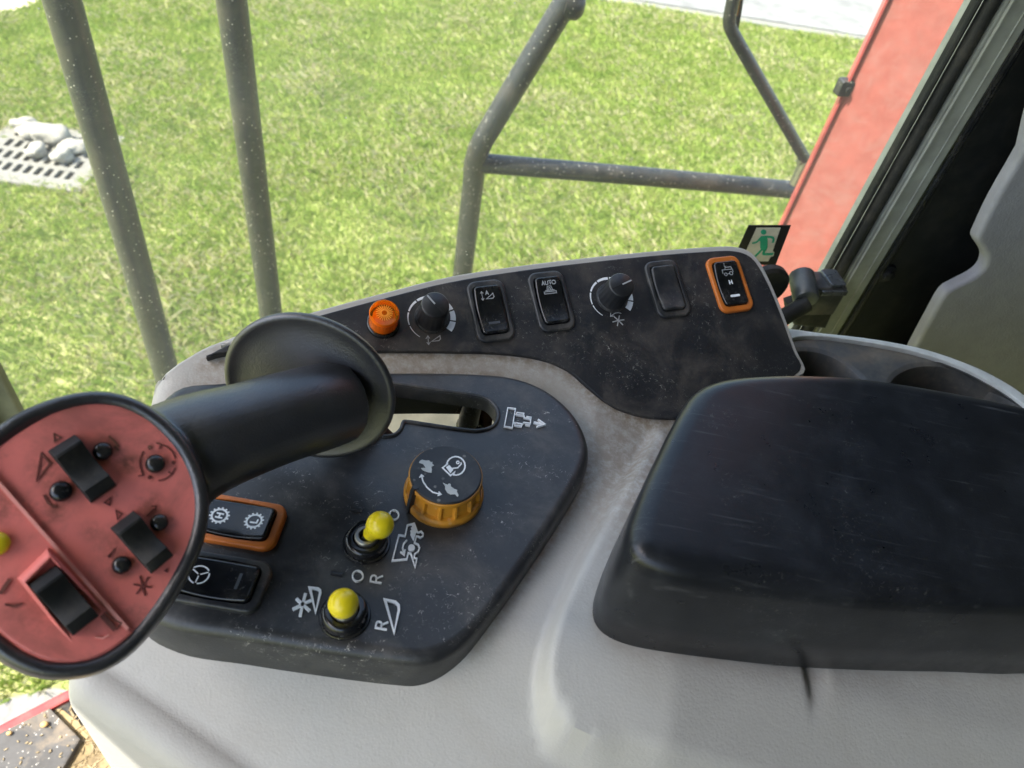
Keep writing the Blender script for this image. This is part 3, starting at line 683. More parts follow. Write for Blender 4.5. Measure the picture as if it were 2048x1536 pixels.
Z = zmap(990, 800, 17.07)
sym('symbol', PA, low, M['white'], [
    (Z([(430, 310), (690, 340), (580, 990), (310, 940)]), 2.1*PXA, True), (Z([(740, 470), (975, 500), (965, 580), (720, 545)]), 2.0*PXA, True), (Z([(680, 825), (920, 860), (890, 945), (660, 910)]), 2.0*PXA, True),
    (Z([(670, 535), (720, 545)]), 2*PXA, False), (Z([(610, 800), (680, 825)]), 2*PXA, False),
    (Z([(985, 580), (990, 650), (1215, 690), (1200, 840), (970, 810), (930, 870)]), 2.0*PXA, False), (Z([(1060, 605), (1240, 640)]), 2*PXA, False), (Z([(1020, 880), (1190, 915)]), 2*PXA, False),
    (Z([(1310, 805), (1600, 862)]), 4*PXA, False), (Z([(1460, 705), (1690, 868), (1420, 950)]), 3*PXA, False)], h=.0016)
Z = zmap(570, 1160, 17.07)
sym('symbol', PA, low, M['white'], [(Z([(850, 300), (1120, 330), (1195, 390), (1205, 480), (1050, 1130)]), 4.4*PXA, True)]+
    [(Z([(605, 865), q]), 4.6*PXA, False) for q in ((705, 490), (900, 720), (845, 1080), (520, 1270), (265, 1035), (395, 665))], h=.0014)
Z = zmap(640, 1120, 8.535)
sym('symbol', PA, low, M['white'], [(Z([(1110, 695), (1280, 730), (1340, 790), (1345, 870), (1265, 1250)]), 4.2*PXA, True)], h=.0014)
def letterR(o, upv, rt):
    f_ = lambda a, b: (o[0]+rt[0]*a+upv[0]*b, o[1]+rt[1]*a+upv[1]*b)
    L1 = [f_(*q) for q in ((0, 0), (0, 1), (.45, 1), (.62, .92), (.68, .76), (.62, .6), (.45, .52), (0.02, .52))]; L2 = [f_(*q) for q in ((.36, .52), (.78, 0))]
    sym('letter', PA, low, M['white'], [(PA.P(L1), 2.6*PXA, False), (PA.P(L2), 2.6*PXA, False)], h=.0012)
letterR((763, 1168), (-22.5, -3.5), (3.5, -19)); letterR((773.5, 1260.5), (-22.5, -3.8), (3.5, -19))
for cx_, cy_, r_ in ((788, 1032, 9.2), (715.5, 1154, 10.4)):
    sym('symbol', PA, low, M['white'], [(PA.P(circ(cx_, cy_, r_, 28, 0, 360, r_*1.02)), 2.5*PXA, True)], h=.0014)
for cx_, cy_ in ((713, 1019), (674, 1148)):
    q = PA.P([(cx_-12, cy_-5), (cx_+12, cy_-1), (cx_+11, cy_+6), (cx_-13, cy_+2)]); mb = MB(); mb.slab(PA, q, -.001, .0014, .0004, 2); obj('embossed_dash', mb, M['emboss'], low)
# symbols on the upper panel
def zB_(x0, y0, s): return lambda pts: PB.P([(x0+a/s, y0+b/s) for a, b in pts])
PXB = .57/1500
Z = zB_(700, 520, 5.12)
sym('symbol', PB, up, M['greymark'], [(Z([(795, 785), (803, 870)]), 1.3*PXB, False), (Z([(775, 815), (795, 783), (815, 810)]), 1.3*PXB, False), (Z([(785, 850), (804, 873), (820, 845)]), 1.3*PXB, False),
    (Z([(835, 840), (918, 782), (924, 815), (908, 832)]), 1.7*PXB, True)], h=.0014, base=.001)
Z = zB_(1030, 540, 7.877)
sym('symbol', PB, up, M['greymark'], [(Z([(1620, 805), q]), 2.0*PXB, False) for q in ((1635, 730), (1712, 795), (1692, 878), (1603, 892), (1528, 830), (1550, 745))]+
    [(Z([(1665, 695), (1620, 684), (1565, 692), (1500, 738)]), 1.4*PXB, False), (Z([(1500, 685), (1495, 742), (1555, 735)]), 1.4*PXB, False)], h=.0014, base=.001)
# cup holder tray behind the armrest
PT = Plane(onz(1800, 700, -.372), E1, ZU)
to_px = [(1568, 690), (1565, 657), (1640, 664), (1750, 677), (1850, 697), (1940, 728), (2000, 757), (2048, 788), (2140, 862), (2240, 980), (2300, 1150), (1900, 1000), (1640, 880), (1610, 790)]
ti_px = [(1580, 700), (1582, 679), (1640, 674), (1750, 689), (1840, 708), (1920, 735), (1985, 768), (2040, 805), (2110, 870), (2190, 980), (2230, 1090), (1900, 960), (1660, 860), (1620, 790)]
mb = MB(); to = smooth(PT.P(to_px), 4); ti = smooth(PT.P(ti_px), 4)
mb.slab(PT, to, -.07, .001, .004, 4, holes=[ti], hbev=.001, hdepth=.006); obj('tray_rim', mb, plastic('light_grey_rim', (.55, .57, .55), .5, .4, stain=.15), con)
h1 = smooth(PT.P([(1570, 712), (1590, 701), (1630, 700), (1670, 712), (1705, 735), (1730, 765), (1735, 810), (1690, 850), (1620, 830), (1575, 770)]), 5)
h2 = smooth(PT.P([(1785, 775), (1800, 748), (1840, 731), (1895, 732), (1955, 752), (2010, 785), (2050, 820), (2080, 870), (2050, 920), (1950, 930), (1850, 880), (1790, 815)]), 5)
mb = MB(); mb.slab(PT, inset(ccw(ti), .0003), -.02, -.002, .0015, 2, holes=[h1, h2], hbev=.005, hdepth=.065)
for hh in (h1, h2): mb.poly(PT, [inset(ccw(hh), -.001)], -.0665)
obj('cup_tray', mb, M['traytop'], con)

# ------------------------------------------------------------------ armrest
PR = Plane(onz(1700, 950, -.285), (1, 0, 0), ZU)
ar_px = [(1268, 1094), (1260, 1060), (1270, 1015), (1295, 950), (1327, 882), (1362, 815), (1390, 776), (1425, 755), (1475, 744), (1560, 739), (1640, 740), (1720, 745), (1850, 764), (2048, 803), (2300, 870), (2500, 960), (2500, 1120), (2300, 1205), (2048, 1204), (1850, 1197), (1700, 1187), (1560, 1171), (1440, 1155), (1355, 1140), (1298, 1120)]
AR = smooth(PR.P(ar_px), 5)
arm = thing('armrest', 'worn black padded armrest box on the right of the console', 'armrest', PR.w(*PR.px(1800, 1000), -.08))
mb = MB(); outl = ccw(AR); rings = []
for h, d in ((-.0765, .0015), (-.0775, 0), (-.076, -.001), (-.05, -.0006), (-.03, .0), (-.014, .0)): rings.append([PR.w(u_, v_, h) for u_, v_ in inset(outl, d)])
for k in range(1, 8):
    a = math.pi/2*k/7; rings.append([PR.w(u_, v_, -.009+.009*math.sin(a)) for u_, v_ in inset(outl, .0098*(1-math.cos(a)))])
rings.append([PR.w(u_, v_, .0001) for u_, v_ in inset(outl, .0115)])
mb.loft(rings); mb.poly(PR, [inset(outl, .0115)], .0001); mb.poly(PR, [inset(outl, .0015)], -.0765, True)
obj('cover', mb, M['armrest'], arm)

# grime gathered along the panel edges and under the armrest
def seg_dist(P, loop):
    a = np.array(loop); b = np.roll(a, -1, 0); d = np.full(len(P), 9.)
    for p0, p1 in zip(a, b):
        ab = p1-p0; t_ = np.clip(((P-p0) @ ab)/(ab @ ab+1e-12), 0, 1); d = np.minimum(d, np.linalg.norm(P-(p0+t_[:, None]*ab), axis=1))
    return d
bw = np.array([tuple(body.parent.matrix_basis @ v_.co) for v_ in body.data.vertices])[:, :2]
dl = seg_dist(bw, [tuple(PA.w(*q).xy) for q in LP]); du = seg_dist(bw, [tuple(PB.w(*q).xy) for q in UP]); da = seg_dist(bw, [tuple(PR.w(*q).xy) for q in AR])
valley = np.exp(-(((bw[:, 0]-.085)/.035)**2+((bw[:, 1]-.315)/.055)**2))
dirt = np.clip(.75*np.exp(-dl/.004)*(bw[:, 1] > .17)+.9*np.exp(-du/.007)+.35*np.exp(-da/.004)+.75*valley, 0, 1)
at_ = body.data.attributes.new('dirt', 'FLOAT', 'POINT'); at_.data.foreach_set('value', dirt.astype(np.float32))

# ------------------------------------------------------------------ rocker switches
BL, BW = .0462, .0272
def rocker(pl, label, bez, rk, tilt, marks, L=BL, W=BW):
    t = thing('rocker_switch', label, 'rocker switch', pl, 'rocker switches on the console')
    bo = [(x*(1-.10*(y/(L/2))*(.5)), y) for x, y in rrect(W, L, .0065, 6)]
    bo = rrect(W, L, .0068, 6)
    # narrow waist-free barrel opening
    po = []
    pw, plh = W*.335, L*.385
    for sx, sy, a0 in ((1, 1, 0), (-1, 1, 90), (-1, -1, 180), (1, -1, 270)):
        for k in range(5):
            a = rad(a0+90*k/4); po.append((sx*(pw-.0025)+.0025*math.cos(a), sy*(plh-.0025)+.0025*math.sin(a)))
        if a0 in (0, 180):
            pass
    def barrel(p, g_): return [(x*(1.0+.10*(1-(y/plh)**2)), y) for x, y in p]
    fine = []
    for i in range(len(po)):
        a, b = Vector(po[i]), Vector(po[(i+1) % len(po)]); kk = 8 if (b-a).length > .01 else 1
        for j in range(kk): fine.append(tuple(a.lerp(b, j/kk)))
    hole = barrel(inset(ccw(fine), -.0007), 0)
    mb = MB(); mb.slab(pl, bo, -.002, .0038, .0014, 3, holes=[hole], hbev=.0004, hdepth=.0042); bz = obj('bezel', mb, bez, t)
    pad = barrel(ccw(fine), 0)
    def hz(y): s_ = y/plh; return .0046+tilt*s_+.0016*(s_*s_)
    def lay(d, dh): return [pl.w(x, y, hz(y)+dh) for x, y in inset(pad, d)]
    rs = [[pl.w(x, y, -.0012) for x, y in pad]]
    for k in range(6):
        a = math.pi/2*k/5; rs.append(lay(.0016*(1-math.cos(a)), -.0016+.0016*math.sin(a)))
    mb = MB(); mb.loft(rs)
    # top skin as rows so that it can curve
    cap = inset(pad, .0016); ys_ = sorted({round(y, 5) for x, y in cap}); left = {}; right = {}
    for x, y in cap:
        y = round(y, 5); left[y] = min(left.get(y, 9), x); right[y] = max(right.get(y, -9), x)
    rows = [[pl.w(left[y]+(right[y]-left[y])*k/6, y, hz(y)) for k in range(7)] for y in ys_ if right[y]-left[y] > 1e-5]
    mb.loft(rows, closed=False)
    rp = obj('rocker', mb, rk, t)
    for mat, strokes, fills in marks:
        mm = MB()
        for pts, wd_, cl in strokes:
            if not cl: pts = [tuple(Vector(pts[i]).lerp(Vector(pts[i+1]), j/3)) for i in range(len(pts)-1) for j in range(3)]+[pts[-1]]
            n0 = len(mm.v); mm.ribbon(pl, pts, wd_, -.0003, .00018, cl)
            for i in range(n0, len(mm.v)):
                d = mm.v[i]-pl.o; mm.v[i] = mm.v[i]+pl.n*hz(d.dot(pl.ey))
        for f_ in fills:
            n0 = len(mm.v); mm.slab(pl, f_, -.0003, .00018)
            for i in range(n0, len(mm.v)):
                d = mm.v[i]-pl.o; mm.v[i] = mm.v[i]+pl.n*hz(d.dot(pl.ey))
        obj('symbol', mm, mat, rp, 30)
    return t
def sc(pts, s, cx_, cy_): return [(cx_+a*s, cy_+b*s) for a, b in pts]
LET = {'A': [[(-.35, -.5), (0, .5), (.35, -.5)], [(-.2, -.15), (.2, -.15)]], 'U': [[(-.32, .5), (-.32, -.25), (-.18, -.46), (.18, -.46), (.32, -.25), (.32, .5)]],
       'T': [[(-.38, .5), (.38, .5)], [(0, .5), (0, -.5)]], 'H': [[(-.32, .5), (-.32, -.5)], [(.32, .5), (.32, -.5)], [(-.32, 0), (.32, 0)]], 'L': [[(-.25, .5), (-.25, -.46), (.32, -.46)]]}
def letters(ch, s, cx_, cy_, w_): return [(sc(p, s, cx_, cy_), w_, False) for p in LET[ch]]
def ringm(cx_, cy_, r_, w_): return (circ(cx_, cy_, r_, 24), w_, True)
YI, YB = .0104, -.0102
def shr(strokes, k, y0): return [([(a*k, y0+(b-y0)*k) for a, b in p], w_*k**.5, c) for p, w_, c in strokes]
m_auto_h = [(M['greymark'], shr([([(-.0052, YI-.0035), (-.0052, YI+.0035)], .0005, False), ([(-.0064, YI+.0022), (-.0052, YI+.0037), (-.004, YI+.0022)], .0005, False), ([(-.0064, YI-.0022), (-.0052, YI-.0037), (-.004, YI-.0022)], .0005, False),
    ([(-.0022, YI-.003), (.0042, YI+.0012), (.0046, YI-.0018), (.0034, YI-.003)], .0007, True)]+letters('A', .0036, -.0008, YI+.0022, .0006), .84, YI), []), (M['faint'], [([(-.004, YB), (.004, YB)], .0017, False)], [])]
au = []
for i, ch in enumerate('AUT'): au += letters(ch, .0034, -.0047+i*.0031, YI+.003, .00068)
au.append((circ(.0047, YI+.003, .0016, 16, 0, 360), .00068, True))
m_auto = [(M['greymark'], shr(au, .85, YI)+[([(-.0022, YI-.0035), (-.0014, YI), (.0014, YI), (.0022, YI-.0035)], .0005, False), ([(-.0009, YI-.0035), (-.0005, YI-.0012), (.0005, YI-.0012), (.0009, YI-.0035)], .0005, False), ([(-.0045, YI-.0040), (.0045, YI-.0040), (.0045, YI-.0055), (-.0045, YI-.0055)], .0006, True), ([(-.0035, YI-.0030), (.0035, YI-.0030)], .0005, False)], [])]
m_trac = [(M['greymark'], [ringm(-.0022, YI-.0032, .0011, .0005), ringm(.0025, YI-.0028, .0013, .0006), ([(-.0045, YI-.0025), (-.0045, YI+.0005), (.0042, YI+.0003), (.0045, YI-.0018)], .0005, False), ([(-.002, YI+.0006), (-.0015, YI+.0022), (.0035, YI+.0022), (.004, YI+.0006)], .0005, False), ([(-.0011, YI-.003), (.0012, YI-.003)], .0005, False)]+letters('L', .0026, -.0012, YI+.0042, .00035), []),
    (M['white'], letters('H', .0034, 0, YI-.0098, .0008), []), (M['white'], [], [rrect(.0082, .0019, .0009, 4, 0, YB-.0005)])]
def gear(cx_, cy_, ch):
    teeth = [([(cx_+math.cos(k*2*math.pi/14)*.0043, cy_+math.sin(k*2*math.pi/14)*.0043), (cx_+math.cos(k*2*math.pi/14)*.0052, cy_+math.sin(k*2*math.pi/14)*.0052)], .00085, False) for k in range(14)]
    return [ringm(cx_, cy_, .0039, .0010)]+teeth+letters(ch, .0038, cx_, cy_, .0009)
m_gear = [(M['white'], gear(0, .0093, 'H')+gear(0, -.0093, 'L'), [])]
spk = [([(math.cos(rad(a))*.0006, .0098+math.sin(rad(a))*.0006), (math.cos(rad(a))*.0044, .0098+math.sin(rad(a))*.0044)], .0006, False) for a in (60, 180, 300)]
arcs = [(circ(0, .0098, .0048, 14, a+9, a+111), .0007, False) for a in (60, 180, 300)]
m_wheel = [(M['white'], spk+arcs, []), (M['faint'], [], [rrect(.0088, .0016, .0003, 2, 0, -.0100)])]
rocker(PB.at(980, 624), 'black rocker switch with letter A and header symbol, next to the left dial', M['bezel'], M['gloss'], .0004, m_auto_h)
rocker(PB.at(1101, 605), 'black rocker switch marked AUTO with a beacon symbol', M['bezel'], M['gloss'], .0004, m_auto)
rocker(PB.at(1332, 580), 'plain black blank rocker switch without any symbol', M['bezel'], M['bezel'], .0, [])
rocker(PB.at(1456, 571), 'orange framed rocker switch with a tractor symbol and white bar at the panel corner', M['orange'], M['gloss'], .0006, m_trac, BL, BW*1.06)
rocker(Plane(PA.hit(476, 1047), (-.03, 1, 0), ZU), 'orange framed rocker switch with H and L gear symbols beside the joystick head', M['orange'], M['gloss'], -.0004, m_gear, BL*1.03, BW*1.05)
rocker(Plane(PA.hit(440, 1166), (-.03, 1, 0), ZU), 'black rocker switch with a steering wheel symbol on the lower panel', M['bezel'], M['gloss'], .0, m_wheel, BL*1.03, BW*1.05)

# ------------------------------------------------------------------ dials
def dial(x, y, ptr, label):
    pl = PB.at(x, y, 0, .0012)
    t = thing('dial_knob', label, 'dial knob', pl, 'small black dial knobs on the upper panel')
    mb = MB(); mb.lathe(pl, [(.0118, -.001), (.0118, .0012), (.0112, .0022), (.0108, .0026)], 40); obj('skirt', mb, M['bezel'], t)
    mb = MB(); fl_ = lambda a, h: (.055 if (int(a*72) % 4 == 0 and 0.004 < h < .0200) else 0)
    mb.lathe(pl, [(.0110, .0022), (.0110, .0042), (.0105, .0050), (.0094, .0205), (.0091, .0216), (.0085, .0221)], 72, flute=fl_); obj('grip', mb, M['black'], t)
    d = Vector((math.cos(ptr), math.sin(ptr))); mb = MB()
    mb.ribbon(pl, [tuple(d*.0005), tuple(d*.0082)], .0010, .0212, .0225); obj('pointer_line', mb, M['greymark'], t)
    mb = MB(); mb.ribbon(pl, [tuple(-d*.0082), tuple(d*.0004)], .0007, .0212, .0223); obj('pointer_groove', mb, M['rubber'], t)
    # tapered scale printed on the panel round the dial
    mb = MB(); A0, A1 = 232, -48
    ps = Plane(PB.hit(x, y), PB.ex, PB.n)
    cuts = [0, .22, .36, .5, .64, .82, 1.0]
    cuts = [0, .14, .27, .40, .53, .66, .78, .89, 1.0]
    for c0, c1 in zip(cuts, cuts[1:]):
        c0 += .007; c1 -= .007; inn = []; outr = []
        for k in range(9):
            f_ = c0+(c1-c0)*k/8; a = rad(A0+(A1-A0)*f_); ro = .0166; ri = ro-(.0003+.0042*f_**1.3)
            outr.append((ro*math.cos(a), ro*math.sin(a))); inn.append((ri*math.cos(a), ri*math.sin(a)))
        mb.slab(ps, outr+inn[::-1], .0009, .0014)
    obj('dial_scale', mb, M['white'], up)
def ang_on(pl, a, b):
    p, q = pl.px(*a), pl.px(*b); return math.atan2(q[1]-p[1], q[0]-p[0])
dial(863, 637, ang_on(PB, (865, 612), (848, 593)), 'black dial knob beside the amber lamp, pointer towards the window')
dial(1222, 597, ang_on(PB, (1222, 573), (1250, 560)), 'black dial knob with a fan symbol, between the AUTO and blank switches')

# ------------------------------------------------------------------ amber warning lamp
pl = PB.at(766, 648, 0, .0012)
t = thing('warning_lamp', 'small round amber indicator lamp at the left end of the upper panel', 'indicator lamp', pl)
mb = MB(); mb.lathe(pl, [(.0112, -.001), (.0112, .0016), (.0104, .0026), (.0098, .0028)], 40); obj('base_ring', mb, M['gloss'], t)
mb = MB(); fl_ = lambda a, h: (.045 if (int(a*96) % 4 < 2 and .004 < h < .0145) else 0)
mb.lathe(pl, [(.0096, .0020), (.0096, .0040), (.0096, .0140), (.0097, .0150), (.0098, .0166), (.0093, .0175), (.0082, .0175)], 96, flute=fl_)
mb.lathe(pl, [(.0082, .0175), (.0060, .0170), (.0040, .0168)], 96, cap1=True); obj('lens', mb, M['lens'], t)
mb = MB(); mb.lathe(pl, [(.0084, .0025), (.0084, .0060), (.0050, .0120), (.0020, .0150), (.0005, .0152)], 32)
for k in range(22):
    a = k*2*math.pi/22; mb.ribbon(pl, [(.0018*math.cos(a), .0018*math.sin(a)), (.0056*math.cos(a), .0056*math.sin(a))], .0004, .0174, .0179)
obj('lens_ribs', mb, M['core'], t)

# ------------------------------------------------------------------ engine speed knob
pl = Plane(PA.hit(887, 990), (1, 0, 0), ZU)
t = thing('speed_knob', 'large amber knob with a black lid showing rabbit and turtle', 'speed knob', pl)
mb = MB(); seg = 120
def fl_(a, h):
    k = (a*14+.35) % 1
    return .085 if (.12 < k < .88 and .0065 < h < .0165) else 0
mb.lathe(pl, [(.0218, -.001), (.0228, .0006), (.0230, .0035), (.0226, .0048), (.0221, .0054), (.0219, .0064), (.0218, .0068), (.0208, .0162), (.0207, .0168), (.0205, .0182), (.0208, .0190), (.0204, .0197)], seg, flute=fl_); obj('rim', mb, M['ochre'], t)
ptl = Plane(pl.o+ZU*.0202, (1, 0, 0), ZU)
mb = MB(); mb.slab(ptl, circ(0, 0, .0200, 64), -.004, .0006, .0008, 3); lid = obj('lid', mb, plastic('lid_black', (.018, .02, .023), .5, .4, dust=.35, dustcol=(.15, .15, .14), specks=.3), t)
mb = MB(); a = math.atan2(*(Vector((825, 1010))-Vector((887, 985))).yx); pa = pl.px(833, 1015); an = math.atan2(pa[1], pa[0])
pp = Plane(pl.o, Vector((math.cos(an), math.sin(an), 0)), ZU)
mb.loft([[pp.w(r_-.0015, -.0016, h), pp.w(r_+.0014, -.0012, h), pp.w(r_+.0014, .0012, h), pp.w(r_-.0015, .0016, h)] for r_, h in ((.0226, -.0005), (.0222, .006), (.0206, .0175), (.0196, .0212))], True, True); obj('pointer', mb, M['black'], t)
Zk = lambda pts: ptl.P([(760+a/5.12, 820+b/5.12) for a, b in pts])
sym('symbol', ptl, lid, M['white'], [(Zk([(690, 560)]+[(775+95*math.cos(rad(a)), 580+95*math.sin(rad(a))) for a in range(195, 470, 18)]+[(765, 640), (722, 680), (640, 600)]), 2.6*PXA, True), (Zk([(742, 606), (795, 600), (832, 560), (826, 545)]), 2.2*PXA, False), (Zk([(796+14*math.cos(k*.7854), 545+14*math.sin(k*.7854)) for k in range(8)]), 1.8*PXA, True)],
    [Zk([(675, 595), (708, 572), (750, 620), (720, 655)])], h=.0009, base=.0003)
sym('symbol', ptl, lid, M['white'], [(Zk([(425, 680), (440, 740), (480, 800), (540, 850), (620, 872)]), 2.3*PXA, False), (Zk([(405, 700), (424, 672), (448, 690)]), 2*PXA, False), (Zk([(600, 845), (625, 872), (590, 885)]), 2*PXA, False)], h=.0009, base=.0003)
mk = plastic('worn_white_mark', (.48, .5, .48), .5, .4, dust=.3)
sym('turtle_symbol', ptl, lid, mk, [], [Zk([(645, 755), (690, 775), (700, 765), (715, 762), (725, 775), (722, 790), (760, 818), (775, 822), (790, 830), (785, 845), (802, 880), (798, 895), (785, 893), (770, 870), (720, 872), (690, 855), (668, 820), (665, 785)])], h=.0009, base=.0003)
sym('rabbit_symbol', ptl, lid, mk, [], [Zk([(400, 548), (408, 530), (430, 518), (470, 528), (500, 525), (520, 545), (535, 540), (535, 562), (552, 575), (525, 590), (530, 620), (527, 650), (490, 645), (440, 625), (420, 605), (450, 602), (470, 610), (455, 580), (440, 560), (420, 555)])], h=.0009, base=.0003)

# ------------------------------------------------------------------ toggle switches with yellow tips
def toggle(bx, by, tip, label):
    pl = Plane(PA.hit(bx, by), (1, 0, 0), ZU)
    t = thing('toggle_switch', label, 'toggle switch', pl, 'toggle switches with yellow tips')
    mb = MB(); mb.lathe(pl, [(.0128, -.001), (.0128, .0008), (.0124, .0014), (.0112, .0016)], 44, cap1=False)
    hexr = lambda a, h: (.05 if (h > .0016 and (abs(((a*360+20) % 180)-90) > 66)) else 0)
    mb.lathe(pl, [(.0116, .0014), (.0114, .0050), (.0106, .0066), (.0094, .0072), (.0074, .0070), (.0068, .0060), (.0066, .004)], 72, cap1=False, flute=hexr); obj('ring_nut', mb, M['gloss'], t)
    mb = MB(); mb.lathe(pl, [(.0064, .002), (.0064, .0078), (.0058, .0086), (.0042, .0086), (.0036, .006), (.0034, .003)], 32); obj('bushing', mb, M['metal'], t)
    b0 = pl.w(0, 0, .006); tip = Vector(tip); d = (tip-b0); L = d.length; d.normalize()
    mb = MB(); mb.tube([b0-d*.003, b0+d*.006], .0024, 16); obj('lever', mb, M['metal'], t)
    q = Plane(b0, (1, 0, 0), d); e = L+.0072
    prof = [(.0036, .0032), (.0041, .0042), (.0045, .0070), (.0053, .0105)]
    for k in range(0, 11):
        a = rad(-35+125*k/10); prof.append((.0073*math.cos(a), L+.0073*math.sin(a)))
    prof = [p for i, p in enumerate(prof) if i < 4 and p[1] < L-.0045 or i >= 4]
    prof[-1] = (.0004, L+.0073)
    mb = MB(); mb.lathe(q, prof, 36); obj('tip_cap', mb, M['yellow'], t)
toggle(733, 1087, atd(760, 1050, (PA.hit(733, 1087)-CAM).dot(CF)-.013), 'upper yellow tipped toggle switch, leaning right beside the speed knob')
toggle(690, 1232, atd(686.5, 1207, (PA.hit(690, 1232)-CAM).dot(CF)-.016), 'lower yellow tipped toggle switch, upright between the two header symbols')

# ------------------------------------------------------------------ joystick
DD, DH = .400, .300
Dp = atd(620, 779, DD); vd = ray(620, 779).normalized()
ang = rad(37); nD = (-vd*math.cos(ang)+(CR*-.5-CU*.866)*math.sin(ang)).normalized()
PD = Plane(Dp, CR, nD)
Hp = atd(190, 1070, DH); vh = ray(190, 1070).normalized()
PH = Plane(Hp, CR, (-vh+CR*.05+CU*.05).normalized())
joy = thing('joystick', 'black multi function joystick with a salmon red control face', 'joystick', PA.w(*PA.px(770, 840), -.02))
# disc collar
mb = MB(); R_ = .0460
mb.lathe(PD, [(.002, -.006), (.030, -.006), (.040, -.0045), (.0445, -.003), (R_, -.0012), (R_+.0002, .0002), (R_-.0004, .0014), (R_-.0016, .0020), (R_-.0034, .0018), (R_-.0045, .0012), (.036, .0012), (.030, .0018), (.022, .0032), (.010, .0042)], 96, cap0=True); obj('collar_disc', mb, M['soft'], joy)
# lever bar down through the slot
mb = MB(); lb0 = Dp-nD*.004; lb1 = PA.w(*PA.px(772, 838), -.03); dirn = (lb1-lb0).normalized(); sx = dirn.cross(Vector((0, 1, 0))).normalized(); sy = dirn.cross(sx)
mb.loft([[c+sx*.012+sy*.004, c+sx*.012-sy*.004, c-sx*.012-sy*.004, c-sx*.012+sy*.004] for c in (lb0, lb1, lb1+dirn*.02)], True, True); obj('lever_bar', mb, plastic('lever_steel', (.05, .02, .02), .4, .5, stain=.3, staincol=(.3, .05, .05)), joy)
# grip and head: one skin, blended where they meet
out_px = [(-120, 1110), (-103, 990), (-50, 897), (28, 832), (112, 796), (190, 783), (262, 795), (325, 832), (378, 890), (408, 955), (416, 1020), (404, 1085), (378, 1145), (332, 1222), (270, 1297), (200, 1342), (125, 1355), (58, 1345), (-15, 1303), (-82, 1225)]
HO = smooth(PH.P(out_px), 4); HO = ccw(HO); cu = sum(p[0] for p in HO)/len(HO); cv = sum(p[1] for p in HO)/len(HO)
def scaled(s, du=0, dv=0): return [(cu+(u_-cu)*s+du, cv+(v_-cv)*s+dv) for u_, v_ in HO]
rs = []
rs.append([PH.w(u_, v_, -.0030) for u_, v_ in inset(HO, .0085)])
rs.append([PH.w(u_, v_, -.0005) for u_, v_ in inset(HO, .0056)])
for k in range(0, 7):
    a = math.pi*(1-k/6); rs.append([PH.w(u_, v_, -.0012+.0034*math.sin(a)) for u_, v_ in inset(HO, .0026-.0030*math.cos(a))])
rs.append([PH.w(u_, v_, -.0060) for u_, v_ in inset(HO, -.0012)])
rs.append([PH.w(u_, v_, -.0120) for u_, v_ in inset(HO, -.0024)])
rs.append([PH.w(u_, v_, -.0190) for u_, v_ in inset(HO, -.0012)])
for h, s, du in ((-.027, .93, .001), (-.035, .80, .003), (-.041, .60, .006), (-.045, .32, .008)): rs.append([PH.w(u_, v_, h) for u_, v_ in scaled(s, du)])
hb = MB(); hb.loft([list(reversed(r)) for r in rs[::-1]] if False else rs, True, True)
ctr = [(270, 985, .345, .0300), (320, 938, .348, .0288), (370, 905, .352, .0262), (425, 882, .356, .0246), (485, 862, .363, .0232), (560, 837, .373, .0226), (620, 820, .383, .0226), (650, 811, .390, .0226), (672, 804, .397, .0226)]
gpts = smooth([tuple(atd(a, b, c)) for a, b, c, r_ in ctr], 4, False); grr = [q[0] for q in smooth([(c[3], 0) for c in ctr], 4, False)]
hb.tube([Vector(p) for p in gpts], grr, 40)
tm = bpy.data.meshes.new('grip'); tm.from_pydata(hb.v, [], hb.f); bm = bmesh.new(); bm.from_mesh(tm); bmesh.ops.recalc_face_normals(bm, faces=bm.faces); bm.to_mesh(tm); bm.free()
to_ = bpy.data.objects.new('grip', tm); COL.objects.link(to_)
mod = to_.modifiers.new('r', 'REMESH'); mod.mode = 'VOXEL'; mod.voxel_size = .00085
mod = to_.modifiers.new('s', 'SMOOTH'); mod.factor = .5; mod.iterations = 10
dg = bpy.context.evaluated_depsgraph_get(); gm = bpy.data.meshes.new_from_object(to_.evaluated_get(dg))
bpy.data.objects.remove(to_); bpy.data.meshes.remove(tm)
gm.name = 'grip'; gm.transform(joy.matrix_basis.inverted()); gm.polygons.foreach_set('use_smooth', [True]*len(gm.polygons)); gm.materials.clear(); gm.materials.append(M['soft'])
go_ = bpy.data.objects.new('grip', gm); COL.objects.link(go_); go_.parent = joy
# red face
red_px = [(-96, 1110), (-82, 1000), (-30, 918), (45, 860), (125, 817), (200, 804), (262, 815), (322, 853), (370, 912), (397, 982), (402, 1048), (385, 1120), (335, 1203), (265, 1275), (195, 1320), (125, 1331), (62, 1316), (-6, 1270), (-66, 1205)]
RO = ccw(smooth(PH.P(red_px), 4))
mb = MB(); mb.slab(PH, RO, -.004, .0002, .0012, 3); face = obj('control_face', mb, M['red'], joy)
def grime(mat, pl, parent, spots, col):
    g_ = N.__new__(N); g_.m = mat; g_.t = mat.node_tree; g_.b = g_.t.nodes['Principled BSDF']; g_.tc = g_.t.nodes.new('ShaderNodeTexCoord').outputs['Object']
    src = g_.b.inputs['Base Color'].links[0].from_socket; inv = top(parent).inverted()
    nz = g_.ramp(g_.noise(160, 6, .7), .30, .62); c_ = src
    for x_, y_, r0, r1, k_ in spots:
        d_ = g_.n('VectorMath', operation='DISTANCE'); g_.l(g_.tc, d_.inputs[0]); d_.inputs[1].default_value = inv @ pl.hit(x_, y_)
        c_ = g_.mix(g_.math('MULTIPLY', g_.math('MULTIPLY', g_.ramp(d_.outputs['Value'], r1, r0), nz), k_), c_, col)
    g_.l(c_, g_.b.inputs['Base Color'])
